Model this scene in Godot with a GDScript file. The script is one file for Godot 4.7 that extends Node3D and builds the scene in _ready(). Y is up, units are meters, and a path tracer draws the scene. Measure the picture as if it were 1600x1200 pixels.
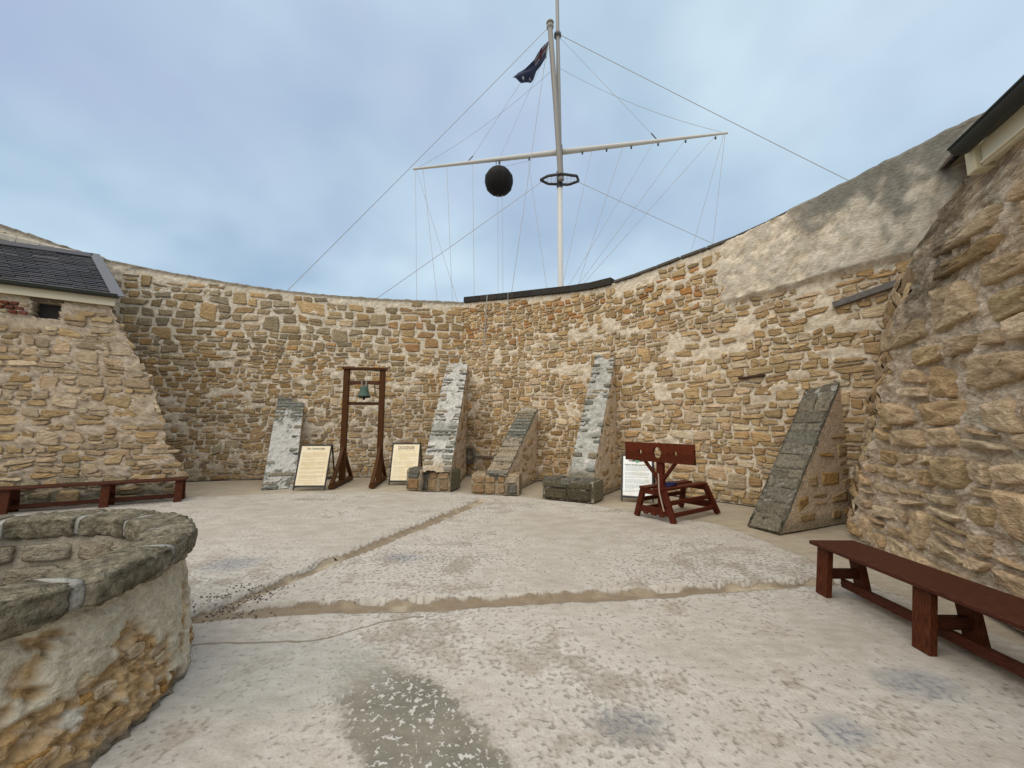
extends Node3D

# ------------------------------------------------------------------ helpers
class MB:
	var v := PackedVector3Array()
	var c := PackedColorArray()
	var uv := PackedVector2Array()
	var f := PackedInt32Array()          # counter-clockwise seen from outside
	var with_uv := false

	func vert(p: Vector3, col: Color = Color.WHITE) -> int:
		v.append(p)
		c.append(col)
		return v.size() - 1

	func tri(a: int, b: int, d: int) -> void:
		f.append(a)
		f.append(b)
		f.append(d)

	func face(pts: Array, away: Vector3, col: Color = Color.WHITE) -> void:
		# a flat convex face turned away from the point given
		var mid := Vector3.ZERO
		for p in pts:
			mid += p
		mid /= pts.size()
		var nrm: Vector3 = (pts[1] - pts[0]).cross(pts[2] - pts[0])
		var turned := nrm.dot(mid - away) < 0.0
		var first := v.size()
		for p in pts:
			vert(p, col)
		for k in range(1, pts.size() - 1):
			if turned:
				tri(first, first + k + 1, first + k)
			else:
				tri(first, first + k, first + k + 1)

	func box(at: Vector3, b: Basis, size: Vector3, bevel: float = 0.006, col: Color = Color.WHITE) -> void:
		var h := size * 0.5
		var e := minf(bevel, minf(h.x, minf(h.y, h.z)) * 0.6)
		var P := {}
		for sx in [-1, 1]:
			for sy in [-1, 1]:
				for sz in [-1, 1]:
					P[[sx, sy, sz, 0]] = at + b * Vector3(sx * h.x, sy * (h.y - e), sz * (h.z - e))
					P[[sx, sy, sz, 1]] = at + b * Vector3(sx * (h.x - e), sy * h.y, sz * (h.z - e))
					P[[sx, sy, sz, 2]] = at + b * Vector3(sx * (h.x - e), sy * (h.y - e), sz * h.z)
		for s in [-1, 1]:
			face([P[[s, -1, -1, 0]], P[[s, 1, -1, 0]], P[[s, 1, 1, 0]], P[[s, -1, 1, 0]]], at, col)
			face([P[[-1, s, -1, 1]], P[[1, s, -1, 1]], P[[1, s, 1, 1]], P[[-1, s, 1, 1]]], at, col)
			face([P[[-1, -1, s, 2]], P[[1, -1, s, 2]], P[[1, 1, s, 2]], P[[-1, 1, s, 2]]], at, col)
			for t in [-1, 1]:
				face([P[[s, t, -1, 0]], P[[s, t, 1, 0]], P[[s, t, 1, 1]], P[[s, t, -1, 1]]], at, col)
				face([P[[s, -1, t, 0]], P[[s, 1, t, 0]], P[[s, 1, t, 2]], P[[s, -1, t, 2]]], at, col)
				face([P[[-1, s, t, 1]], P[[1, s, t, 1]], P[[1, s, t, 2]], P[[-1, s, t, 2]]], at, col)
				for w in [-1, 1]:
					face([P[[s, t, w, 0]], P[[s, t, w, 1]], P[[s, t, w, 2]]], at, col)

	func bar(a: Vector3, b: Vector3, width: float, thick: float, side: Vector3, bevel: float = 0.006, col: Color = Color.WHITE) -> void:
		# a squared timber from a to b; width is measured along side
		var y := (b - a).normalized()
		var x := (side - y * side.dot(y)).normalized()
		box((a + b) * 0.5, Basis(x, y, x.cross(y)), Vector3(width, a.distance_to(b), thick), bevel, col)

	func tube(pts: Array, r0: float, r1: float, segs: int = 6, col: Color = Color.WHITE, capped := true) -> void:
		var first := v.size()
		var n := pts.size()
		var ref := Vector3(0.31, 0.87, 0.38)
		for k in n:
			var d: Vector3 = (pts[mini(k + 1, n - 1)] - pts[maxi(k - 1, 0)]).normalized()
			if absf(d.dot(ref)) > 0.95:
				ref = Vector3(0.9, 0.1, -0.4)
			var x := (ref - d * ref.dot(d)).normalized()
			ref = x
			var y := d.cross(x)
			var r := lerpf(r0, r1, k / float(maxi(n - 1, 1)))
			for s in segs:
				var a := TAU * s / segs
				vert(pts[k] + (x * cos(a) + y * sin(a)) * r, col)
		for k in n - 1:
			for s in segs:
				var a := first + k * segs + s
				var b := first + k * segs + (s + 1) % segs
				tri(a, b, b + segs)
				tri(a, b + segs, a + segs)
		if capped:
			for e in 2:
				var q := first + (n - 1) * segs * e
				var m := vert(pts[(n - 1) * e], col)
				for s in segs:
					if e == 0:
						tri(m, q + (s + 1) % segs, q + s)
					else:
						tri(m, q + s, q + (s + 1) % segs)

	func lathe(prof: Array, at: Vector3, segs: int = 20, col: Color = Color.WHITE) -> void:
		# profile of (radius, height), bottom outside to top
		var first := v.size()
		for p in prof:
			for s in segs:
				var a := TAU * s / segs
				vert(at + Vector3(cos(a) * p.x, p.y, -sin(a) * p.x), col)
		for k in prof.size() - 1:
			for s in segs:
				var a := first + k * segs + s
				var b := first + k * segs + (s + 1) % segs
				tri(a, b, b + segs)
				tri(a, b + segs, a + segs)

	func mesh(mat: Material) -> ArrayMesh:
		var n := PackedVector3Array()
		n.resize(v.size())
		var g := PackedInt32Array()
		g.resize(f.size())
		for k in range(0, f.size(), 3):
			var a := f[k]
			var b := f[k + 1]
			var d := f[k + 2]
			var cr := (v[b] - v[a]).cross(v[d] - v[a])
			n[a] += cr
			n[b] += cr
			n[d] += cr
			g[k] = a
			g[k + 1] = d
			g[k + 2] = b
		for k in n.size():
			n[k] = n[k].normalized() if n[k].length_squared() > 1e-20 else Vector3.UP
		var arr := []
		arr.resize(Mesh.ARRAY_MAX)
		arr[Mesh.ARRAY_VERTEX] = v
		arr[Mesh.ARRAY_NORMAL] = n
		arr[Mesh.ARRAY_COLOR] = c
		if with_uv:
			arr[Mesh.ARRAY_TEX_UV] = uv
		arr[Mesh.ARRAY_INDEX] = g
		var m := ArrayMesh.new()
		m.add_surface_from_arrays(Mesh.PRIMITIVE_TRIANGLES, arr)
		m.surface_set_material(0, mat)
		return m


class Surf:
	# a wall face: s runs along it, h up it, d out of it
	var flat := false
	var o: Vector3
	var u: Vector3
	var w: Vector3
	var nn: Vector3
	var bend = null                 # leans the face: how far it is shifted at height h
	var P := PackedVector2Array()
	var N := PackedVector2Array()
	var T := PackedFloat32Array()
	var length := 0.0
	const STEP := 0.02

	func plane(origin: Vector3, along: Vector3, up: Vector3, out: Vector3, len_: float) -> Surf:
		flat = true
		o = origin
		u = along
		w = up
		nn = out
		length = len_
		return self

	func curve(pts: Array) -> Surf:
		# pts are (x, z, top)
		var raw: Array[Vector3] = []
		var n := pts.size()
		for k in n - 1:
			var a: Vector3 = pts[k - 1] if k > 0 else 2.0 * pts[0] - pts[1]
			var b: Vector3 = pts[k]
			var c: Vector3 = pts[k + 1]
			var d: Vector3 = pts[k + 2] if k + 2 < n else 2.0 * pts[n - 1] - pts[n - 2]
			for j in 16:
				var t := j / 16.0
				raw.append(0.5 * (2.0 * b + (c - a) * t + (2.0 * a - 5.0 * b + 4.0 * c - d) * t * t + (3.0 * b - a - 3.0 * c + d) * t * t * t))
		raw.append(pts[n - 1])
		var cum := [0.0]
		for k in range(1, raw.size()):
			cum.append(cum[k - 1] + Vector2(raw[k].x - raw[k - 1].x, raw[k].y - raw[k - 1].y).length())
		length = cum[-1]
		var k := 0
		var m := int(length / STEP) + 2
		for q in m:
			var s := minf(q * STEP, length)
			while k < raw.size() - 2 and cum[k + 1] < s:
				k += 1
			var r: Vector3 = raw[k].lerp(raw[k + 1], clampf((s - cum[k]) / maxf(cum[k + 1] - cum[k], 1e-6), 0, 1))
			P.append(Vector2(r.x, r.y))
			T.append(r.z)
		for q in m:
			var dd := (P[mini(q + 12, m - 1)] - P[maxi(q - 12, 0)]).normalized()
			N.append(Vector2(-dd.y, dd.x))
		return self

	func top(s: float) -> float:
		var x := clampf(s / STEP, 0.0, P.size() - 1.001)
		var k := int(x)
		return lerpf(T[k], T[k + 1], x - k)

	func at(s: float, h: float, d: float) -> Vector3:
		if flat:
			return o + u * s + w * h + nn * d + (bend.call(h) if bend != null else Vector3.ZERO)
		var x := s / STEP
		var k := clampi(int(x), 0, P.size() - 2)
		var p := P[k].lerp(P[k + 1], x - k)
		var q := N[k]
		return Vector3(p.x + q.x * d, h, p.y + q.y * d)

	func out(s: float) -> Vector3:
		if flat:
			return nn
		var q := N[clampi(int(s / STEP), 0, N.size() - 1)]
		return Vector3(q.x, 0, q.y)


var rng := RandomNumberGenerator.new()
var n1 := FastNoiseLite.new()      # about 1 m
var n2 := FastNoiseLite.new()      # about 0.25 m
var n3 := FastNoiseLite.new()      # about 0.07 m
var n4 := FastNoiseLite.new()      # about 0.03 m
var M := {}
var taken := {}
var weather = null          # dark lichen growth, 0 to 1 at (s, h)
const EYE := Vector3(0, 1.6, 0)


func numbered(called: String) -> String:
	var k: int = taken.get(called, -1) + 1
	taken[called] = k
	return called if k == 0 else "%s_%03d" % [called, k]


func thing(called: String, label: String, category: String, at := Vector3.ZERO, turn := 0.0, group := "") -> Node3D:
	var o := Node3D.new()
	o.name = numbered(called)
	add_child(o)
	o.position = at
	o.rotation.y = turn
	tag(o, label, category, group)
	return o


func tag(o: Node, label: String, category: String, group := "") -> void:
	o.set_meta("label", label)
	o.set_meta("category", category)
	if group:
		o.set_meta("group", group)


func part(called: String, m: Mesh, parent: Node = null, at := Vector3.ZERO) -> MeshInstance3D:
	var o := MeshInstance3D.new()
	o.mesh = m
	if parent == null or parent == self:
		o.name = numbered(called)
		add_child(o)
	else:
		var key := str(parent.get_instance_id()) + called
		var k: int = taken.get(key, -1) + 1
		taken[key] = k
		o.name = called if k == 0 else "%s_%03d" % [called, k]
		parent.add_child(o, true)
	o.position = at
	return o


func noise(seed_: int, freq: float, octaves := 3, kind := FastNoiseLite.TYPE_SIMPLEX_SMOOTH) -> FastNoiseLite:
	var n := FastNoiseLite.new()
	n.seed = seed_
	n.noise_type = kind
	n.frequency = freq
	n.fractal_octaves = octaves
	return n


func L(r: float, g: float, b: float) -> Color:
	return Color(r, g, b)


func vary(c: Color, amount: float) -> Color:
	var k := 1.0 + rng.randf_range(-amount, amount)
	var t := rng.randf_range(-amount, amount) * 0.25
	return Color(c.r * k * (1.0 + t), c.g * k, c.b * k * (1.0 - t))


func grain_image(seed_: int, size: int, freq: float, lo: Color, hi: Color, pit := 0.0, octaves := 4, bedded := false) -> Image:
	var a := noise(seed_, freq, octaves, FastNoiseLite.TYPE_PERLIN).get_seamless_image(size, size)
	var b := noise(seed_ + 5, freq * 5.0, 3, FastNoiseLite.TYPE_PERLIN).get_seamless_image(size, size)
	var da := a.get_data()
	var db := b.get_data()
	var out := PackedByteArray()
	out.resize(size * size * 3)
	for k in size * size:
		var t := clampf((da[k] / 255.0 - 0.5) * 1.5 + 0.5, 0, 1) * 0.65 + db[k] / 255.0 * 0.35
		if pit > 0.0 and db[k] < 62:
			t *= 1.0 - pit
		out[k * 3] = int(255 * lerpf(lo.r, hi.r, t))
		out[k * 3 + 1] = int(255 * lerpf(lo.g, hi.g, t))
		out[k * 3 + 2] = int(255 * lerpf(lo.b, hi.b, t))
	var im := Image.create_from_data(size, size, false, Image.FORMAT_RGB8, out)
	if bedded:
		im = stretched(im)
	return im


func stretched(im: Image) -> Image:
	# two copies one above the other, squeezed: the grain lies along the bedding
	var n := im.get_width()
	var two := Image.create(n, n * 2, false, im.get_format())
	two.blit_rect(im, Rect2i(0, 0, n, n), Vector2i.ZERO)
	two.blit_rect(im, Rect2i(0, 0, n, n), Vector2i(0, n))
	two.resize(n, n, Image.INTERPOLATE_BILINEAR)
	return two


func bump_image(seed_: int, size: int, freq: float, pits: float, octaves := 5) -> Image:
	var a := noise(seed_, freq, octaves, FastNoiseLite.TYPE_PERLIN).get_seamless_image(size, size)
	var cell := noise(seed_ + 3, freq * 4.0, 2, FastNoiseLite.TYPE_CELLULAR)
	var b := cell.get_seamless_image(size, size)
	var da := a.get_data()
	var db := b.get_data()
	var out := PackedByteArray()
	out.resize(size * size)
	for k in size * size:
		out[k] = int(clampf(da[k] * (1.0 - pits) + db[k] * pits, 0, 255))
	return Image.create_from_data(size, size, false, Image.FORMAT_L8, out)


func surface_material(called: String, albedo: Texture2D, bump: Texture2D, scale: float, depth: float, rough: float, world := true) -> StandardMaterial3D:
	var m := StandardMaterial3D.new()
	m.resource_name = called
	m.vertex_color_use_as_albedo = true
	m.albedo_texture = albedo
	m.roughness = rough
	m.metallic_specular = 0.3
	m.uv1_triplanar = true
	m.uv1_world_triplanar = world
	m.uv1_scale = Vector3.ONE * scale
	m.uv1_triplanar_sharpness = 4.0
	if bump:
		m.heightmap_enabled = true
		m.heightmap_texture = bump
		m.heightmap_scale = depth
	return m


func plain(called: String, color: Color, rough: float, metal := 0.0, spec := 0.5) -> StandardMaterial3D:
	var m := StandardMaterial3D.new()
	m.resource_name = called
	m.vertex_color_use_as_albedo = true
	m.albedo_color = color.linear_to_srgb()
	m.roughness = rough
	m.metallic = metal
	m.metallic_specular = spec
	return m


func make_materials() -> void:
	var mot := ImageTexture.create_from_image(grain_image(11, 512, 0.012, Color(0.76, 0.73, 0.68), Color(1, 1, 1), 0.2, 4, true))
	var fine := ImageTexture.create_from_image(grain_image(21, 512, 0.02, Color(0.82, 0.81, 0.79), Color(1, 1, 1), 0.12))
	var rough := ImageTexture.create_from_image(stretched(bump_image(31, 512, 0.022, 0.3)))
	var soft := ImageTexture.create_from_image(bump_image(41, 512, 0.045, 0.25))
	M.stone = surface_material("sandstone", mot, rough, 1.3, 3.2, 0.95)
	M.stone_near = surface_material("sandstone near", mot, rough, 1.5, 2.6, 0.95)
	M.mortar = surface_material("lime mortar", fine, soft, 1.1, 1.8, 0.97)
	var lich := ImageTexture.create_from_image(grain_image(51, 512, 0.03, Color(0.55, 0.54, 0.5), Color(1, 1, 1), 0.5))
	M.lichen = surface_material("lichened limestone", lich, soft, 1.5, 2.2, 0.95)
	# wood: streaks along one axis
	var strip := grain_image(61, 512, 0.03, Color(0.5, 0.46, 0.42), Color(1, 1, 1), 0.35)
	for k in 3:
		strip = stretched(strip)
	strip.rotate_90(CLOCKWISE)
	strip.rotate_90(COUNTERCLOCKWISE)
	var across := ImageTexture.create_from_image(strip)
	var turned := strip.duplicate()
	turned.rotate_90(CLOCKWISE)
	M.wood = surface_material("painted timber", across, across, 0.9, 0.3, 0.5, false)
	M.wood_up = surface_material("painted timber upright", ImageTexture.create_from_image(turned), null, 0.9, 0.4, 0.55, false)
	for m in [M.wood, M.wood_up]:
		m.metallic_specular = 0.25
	M.iron = plain("black iron", L(0.012, 0.012, 0.013), 0.5)
	M.white_paint = plain("white painted spar", L(0.62, 0.62, 0.6), 0.5)
	M.cream = plain("cream paint", L(0.60, 0.55, 0.40), 0.6)
	M.gutter = plain("dark green paint", L(0.012, 0.018, 0.016), 0.45)
	M.lead = plain("lead sheet", L(0.085, 0.088, 0.1), 0.55)
	M.slate = surface_material("slate", fine, soft, 2.0, 0.6, 0.55)
	M.rope = plain("rope", L(0.38, 0.38, 0.39), 0.9)
	M.canvas = surface_material("black canvas", fine, soft, 3.0, 0.5, 0.75, false)
	M.bronze = surface_material("verdigris bronze", mot, soft, 3.0, 0.3, 0.6, false)
	M.dark = plain("unlit recess", L(0.02, 0.018, 0.016), 0.9)
	M.any = plain("painted", Color.WHITE, 0.8)
	M.blue = plain("blue cloth", L(0.012, 0.016, 0.09), 0.9)


# ------------------------------------------------------------------ masonry
func add_stone(mb: MB, sf: Surf, q: Array, e: float, proud: float, col: Color, count := 10, fine := false) -> void:
	# q: bottom left, bottom right, top right, top left in (s, h)
	var rings := [1.0, 0.94, 0.72] if not fine else [1.0, 0.95, 0.84, 0.55, 0.27]
	var deep := [-0.035, 0.9, 1.0] if not fine else [-0.06, 0.62, 0.95, 1.0, 1.0]
	var first := mb.v.size()
	var tx := rng.randf_range(-0.3, 0.3) * proud
	var ty := rng.randf_range(-0.3, 0.3) * proud
	var jit := PackedFloat32Array()
	for k in count:
		jit.append(rng.randf_range(0.9, 1.03))
	var turn := rng.randf() * TAU / count
	var sz := minf((q[1] - q[0]).length(), (q[3] - q[0]).length())
	var centre := Vector3.ZERO
	for r in rings.size():
		for k in count:
			var a := turn + TAU * k / count
			var ca := cos(a)
			var sa := sin(a)
			var ux: float = signf(ca) * pow(absf(ca), 2.0 / e) * jit[k] * rings[r]
			var uy: float = signf(sa) * pow(absf(sa), 2.0 / e) * jit[k] * rings[r]
			var p: Vector2 = q[0].lerp(q[1], ux * 0.5 + 0.5).lerp(q[3].lerp(q[2], ux * 0.5 + 0.5), uy * 0.5 + 0.5)
			var d: float = deep[r] if r == 0 else deep[r] * proud + ux * tx + uy * ty
			var tone := 1.0
			if r > 0:
				if fine:
					var w := sf.at(p.x, p.y, 0.0) 
					var g := n3.get_noise_3dv(w)
					var g2 := n2.get_noise_3dv(w * 1.7)
					d += (g * 0.032 + g2 * 0.034) * minf(1.0, sz * 4.0)
					tone = 1.0 + g2 * 0.25 + g * 0.18
				else:
					d += rng.randf_range(-0.28, 0.28) * proud
					tone = rng.randf_range(0.84, 1.1)
			var cc := Color(col.r * tone, col.g * tone, col.b * tone)
			if weather != null:
				cc = cc.lerp(Color(0.095, 0.078, 0.052), weather.call(p.x, p.y))
			mb.vert(sf.at(p.x, p.y, d), cc)
	var m: Vector2 = (q[0] + q[1] + q[2] + q[3]) * 0.25
	centre = sf.at(m.x, m.y, proud * rng.randf_range(0.9, 1.25))
	var ci := mb.vert(centre, col)
	var o := sf.out(m.x)
	var a0 := first + (rings.size() - 1) * count
	var flip := (mb.v[a0] - centre).cross(mb.v[a0 + 1] - centre).dot(o) < 0.0
	for r in rings.size() - 1:
		for k in count:
			var a := first + r * count + k
			var b := first + r * count + (k + 1) % count
			if flip:
				mb.tri(a, a + count, b + count)
				mb.tri(a, b + count, b)
			else:
				mb.tri(a, b + count, a + count)
				mb.tri(a, b, b + count)
	for k in count:
		if flip:
			mb.tri(ci, a0 + (k + 1) % count, a0 + k)
		else:
			mb.tri(ci, a0 + k, a0 + (k + 1) % count)


# look(s, h, out): fills lo, hi (course height), wlo, whi, gap, e, split, merge
func lay_courses(sf: Surf, s0: float, s1: float, h0: float, h1: float, look: Callable, inside: Callable) -> Array:
	var stones := []
	var y := h0
	var row := 0
	var bounds := [h0]
	while y < h1:
		var lk: Dictionary = look.call((s0 + s1) * 0.5, y)
		y += rng.randf_range(lk.lo, lk.hi)
		bounds.append(y)
	var blocked := []
	for k in bounds.size() - 1:
		var next_blocked := []
		var s := s0 + rng.randf_range(-0.3, 0.0)
		var bi := 0
		while s < s1:
			var lk: Dictionary = look.call(s, bounds[k])
			var w := rng.randf_range(lk.wlo, lk.whi)
			if rng.randf() < 0.12:
				w *= 1.5
			# keep clear of a tall stone rising from the course below
			while bi < blocked.size() and blocked[bi].y <= s + 0.01:
				bi += 1
			if bi < blocked.size():
				if s >= blocked[bi].x - 0.06:
					s = blocked[bi].y
					bi += 1
					continue
				if s + w > blocked[bi].x - 0.08:
					w = blocked[bi].x - s
			var sa := s
			var sb := minf(s + w, s1 + 0.2)
			s = sb
			var up := k + 1
			if k + 2 < bounds.size() and rng.randf() < lk.merge and w > 0.25:
				up = k + 2
				next_blocked.append(Vector2(sa, sb))
			var gap: float = lk.gap * rng.randf_range(0.6, 1.4)
			var yb := func(x: float, j: int) -> float: return bounds[j] + (0.0 if j == 0 else n1.get_noise_2d(x * 1.3, j * 9.7) * 0.09 + n2.get_noise_2d(x, j * 3.1) * 0.035)
			var q := [Vector2(sa, yb.call(sa, k)), Vector2(sb, yb.call(sb, k)), Vector2(sb, yb.call(sb, up)), Vector2(sa, yb.call(sa, up))]
			var pieces := [q]
			if up == k + 1 and rng.randf() < lk.split and q[3].y - q[0].y > 0.15:
				var t := rng.randf_range(0.35, 0.65)
				var ml: Vector2 = q[0].lerp(q[3], t)
				var mr: Vector2 = q[1].lerp(q[2], t + rng.randf_range(-0.1, 0.1))
				pieces = [[q[0], q[1], mr, ml], [ml, mr, q[2], q[3]]]
			for p in pieces:
				var mid: Vector2 = (p[0] + p[1] + p[2] + p[3]) * 0.25
				if not (inside.call(mid.x, mid.y) and inside.call(mid.x, p[2].y - 0.03)):
					continue
				var out := []
				for c in 4:
					var sx := 1.0 if c == 0 or c == 3 else -1.0
					var sy := 1.0 if c < 2 else -1.0
					var jw: float = (p[1].x - p[0].x) * 0.13
					var jh: float = (p[3].y - p[0].y) * 0.15
					out.append(p[c] + Vector2(sx * (gap + jw * 0.3) + rng.randf_range(-jw, jw), sy * (gap + jh * 0.3) + rng.randf_range(-jh, jh)))
				if out[1].x - out[0].x < 0.05 or out[3].y - out[0].y < 0.03:
					continue
				stones.append({"q": out, "mid": mid, "area": (out[1].x - out[0].x) * (out[3].y - out[0].y), "e": lk.e * rng.randf_range(0.75, 1.3)})
		blocked = next_blocked
	return stones


func set_stones(owner_: Node, sf: Surf, stones: Array, colour: Callable, proud: Callable, mat: Material, most := 300, count := 10, fine := false) -> void:
	for st in stones:
		var w := sf.at(st.mid.x, st.mid.y, 0.0)
		st.size = st.area / w.distance_squared_to(EYE)
		st.skip = proud.call(st.mid.x, st.mid.y) <= 0.0
	stones = stones.filter(func(a): return not a.skip)
	stones.sort_custom(func(a, b): return a.size > b.size)
	var rest := MB.new()
	var k := 0
	for st in stones:
		var col: Color = colour.call(st.mid.x, st.mid.y)
		var pr: float = proud.call(st.mid.x, st.mid.y) * rng.randf_range(0.6, 1.35)
		if k < most:
			var mb := MB.new()
			add_stone(mb, sf, st.q, st.e, pr, col, count, fine)
			part("stone", mb.mesh(mat), owner_)
		else:
			add_stone(rest, sf, st.q, st.e, pr, col, 8)
		k += 1
	if rest.v.size():
		var o := part("small_stones", rest.mesh(mat), owner_)
		o.set_meta("kind", "stuff")


# a bed of mortar: s from left(h) to s1, h from 0 to top(s); turns over the top and down the back
func mortar_bed(sf: Surf, left: Callable, right: Callable, top: Callable, ds: float, dh: float, depth: Callable, colour: Callable, thick := 0.5) -> MB:
	var mb := MB.new()
	var smid := (float(left.call(0.0)) + float(right.call(0.0))) * 0.5
	var nx := int(ceil((float(right.call(0.0)) - float(left.call(0.0))) / ds))
	var ny := int(ceil(float(top.call(smid)) / dh))
	var extra := 3 if thick > 0.0 else 0
	for j in ny + 1 + extra:
		for i in nx + 1:
			var t := minf(j / float(ny), 1.0)
			var hh: float = t * float(top.call(smid))
			var s: float = lerpf(float(left.call(hh)), float(right.call(hh)), i / float(nx))
			var h: float = t * float(top.call(s))
			var d: float = depth.call(s, h)
			if j == ny + 1:
				d = -thick * 0.5
			elif j == ny + 2:
				d = -thick
			elif j == ny + 3:
				d = -thick
				h = 0.0
			mb.vert(sf.at(s, h, d), colour.call(s, h))
	var w := nx + 1
	var flip := (mb.v[1] - mb.v[0]).cross(mb.v[w] - mb.v[0]).dot(sf.out(smid)) < 0.0
	for j in ny + extra:
		for i in nx:
			var a := j * w + i
			if flip:
				mb.tri(a, a + w, a + w + 1)
				mb.tri(a, a + w + 1, a + 1)
			else:
				mb.tri(a, a + w + 1, a + w)
				mb.tri(a, a + 1, a + w + 1)
	return mb


func pick(cols: Array, amount := 0.16) -> Color:
	amount *= 1.3
	return vary(cols[rng.randi() % cols.size()], amount) * 1.2


func step(a: float, b: float, x: float) -> float:
	return smoothstep(a, b, x)


# ------------------------------------------------------------------ perimeter wall
var WL := [Vector3(-15.5, -7.4, 7.3), Vector3(-13.46, -9.58, 6.89), Vector3(-11.76, -10.6, 6.42), Vector3(-9.72, -11.45, 6.2), Vector3(-7.4, -12.0, 5.98), Vector3(-4.9, -12.5, 5.9), Vector3(-1.68, -12.98, 5.9)]
var WR := [Vector3(-1.68, -12.98, 5.9), Vector3(0.71, -11.74, 5.72), Vector3(2.55, -10.35, 5.5), Vector3(4.2, -8.65, 5.6), Vector3(5.0, -7.8, 5.68), Vector3(5.73, -6.74, 5.82), Vector3(6.66, -5.4, 6.03), Vector3(7.9, -3.4, 6.2), Vector3(8.6, -1.5, 6.2)]

var ochre := L(0.50, 0.36, 0.195)
var tan_ := L(0.50, 0.375, 0.22)
var pale := L(0.58, 0.475, 0.33)
var brown := L(0.42, 0.305, 0.17)
var greyed := L(0.37, 0.305, 0.205)
var pinkish := L(0.54, 0.415, 0.285)
var rust := L(0.43, 0.27, 0.145)
var lime := L(0.80, 0.71, 0.575)
var lime_grey := L(0.76, 0.695, 0.575)


func wall_left() -> void:
	var sf := Surf.new().curve(WL)
	var t := thing("perimeter_wall", "curved left stretch of rubble sandstone courtyard wall behind the bell frame and slate roof", "wall")
	var look := func(s: float, h: float) -> Dictionary:
		var upper := step(3.4, 4.4, h + n1.get_noise_2d(s * 0.5, 77.0) * 1.2)
		return {"lo": lerpf(0.09, 0.19, upper), "hi": lerpf(0.20, 0.29, upper), "wlo": lerpf(0.13, 0.25, upper), "whi": lerpf(0.46, 0.6, upper), "gap": lerpf(0.003, 0.009, upper), "e": lerpf(7.0, 10.0, upper), "split": lerpf(0.45, 0.12, upper), "merge": 0.07}
	var inside := func(s: float, h: float) -> bool: return h < sf.top(s) - 0.1 and (s > 6.0 or h > 3.2)
	var smear := func(s: float, h: float) -> float:
		var a := n1.get_noise_2d(s * 0.9, h * 1.3) * 0.6 + n2.get_noise_2d(s * 0.7, h) * 0.55
		return step(0.13, 0.42, a + 0.13 - 0.2 * step(3.2, 4.5, h) - 0.12 * step(12.5, 14.5, s))
	var depth := func(s: float, h: float) -> float:
		return -0.007 + n2.get_noise_2d(s, h) * 0.017 + n3.get_noise_2d(s, h) * 0.016 + smear.call(s, h) * 0.028
	var mcol := func(s: float, h: float) -> Color:
		var c := lime.lerp(lime_grey, step(3.5, 5.0, h) * 0.6)
		c = c.lerp(L(0.56, 0.43, 0.29), step(0.0, 0.5, n2.get_noise_2d(s + 40.0, h)) * 0.45)
		c = c.lerp(L(0.40, 0.35, 0.27), step(0.6, 0.1, h) * 0.7)
		c = c.lerp(L(0.16, 0.135, 0.10), step(sf.top(s) - 0.16, sf.top(s) - 0.04, h) * 0.8)
		return c * (1.0 + n3.get_noise_2d(s, h) * 0.25)
	var col := func(s: float, h: float) -> Color:
		var r := rng.randf()
		var upper := step(3.0, 4.6, h + n1.get_noise_2d(s * 0.5, 7.0))
		if s > 13.0 and h > 4.2:
			return pick([ochre, brown, brown, tan_, rust], 0.2)
		if r < upper * 0.85:
			return pick([greyed, greyed, brown, L(0.38, 0.305, 0.2), L(0.36, 0.27, 0.16), tan_], 0.16)
		if h < 2.4:
			return pick([pinkish, tan_, tan_, pale, brown, ochre, L(0.40, 0.30, 0.19)], 0.2)
		return pick([ochre, tan_, tan_, pale, brown, L(0.43, 0.28, 0.13)], 0.18)
	part("mortar", mortar_bed(sf, func(_h): return 0.0, func(_h): return sf.length, func(s): return sf.top(s) + n2.get_noise_2d(s, 5.0) * 0.025, 0.045, 0.045, depth, mcol, 0.6).mesh(M.mortar), t)
	set_stones(t, sf, lay_courses(sf, 2.2, sf.length - 0.02, 0.02, 7.0, look, inside), col, func(s, h): return 0.021 if smear.call(s, h) < 0.93 else 0.0, M.stone)
	var on := Surf.new().curve([Vector3(-16.9, 1.0, 7.3), Vector3(-16.9, -3.0, 7.3), Vector3(-16.3, -5.6, 7.3), Vector3(-15.5, -7.4, 7.3)])
	part("mortar", mortar_bed(on, func(_h): return 0.0, func(_h): return on.length, func(x): return on.top(x), 0.12, 0.12, func(x, h): return n2.get_noise_2d(x, h) * 0.03, func(x, h): return L(0.52, 0.4, 0.26) * (1.0 + n2.get_noise_2d(x * 1.5, h * 3.0) * 0.5), 0.6).mesh(M.stone), t)
	# pale fillet where the slate roof meets the wall
	var mb := MB.new()
	for k in 8:
		var s0 := 1.6 + k * 0.42
		var hb := 6.55 - 0.10 * (s0 - 3.0)
		mb.bar(sf.at(s0, hb, 0.0), sf.at(s0 + 0.45, hb - 0.045, 0.0), 0.2, 0.12, Vector3.UP, 0.03, L(0.62, 0.58, 0.5))
	part("mortar_fillet", mb.mesh(M.mortar), t)


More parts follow.
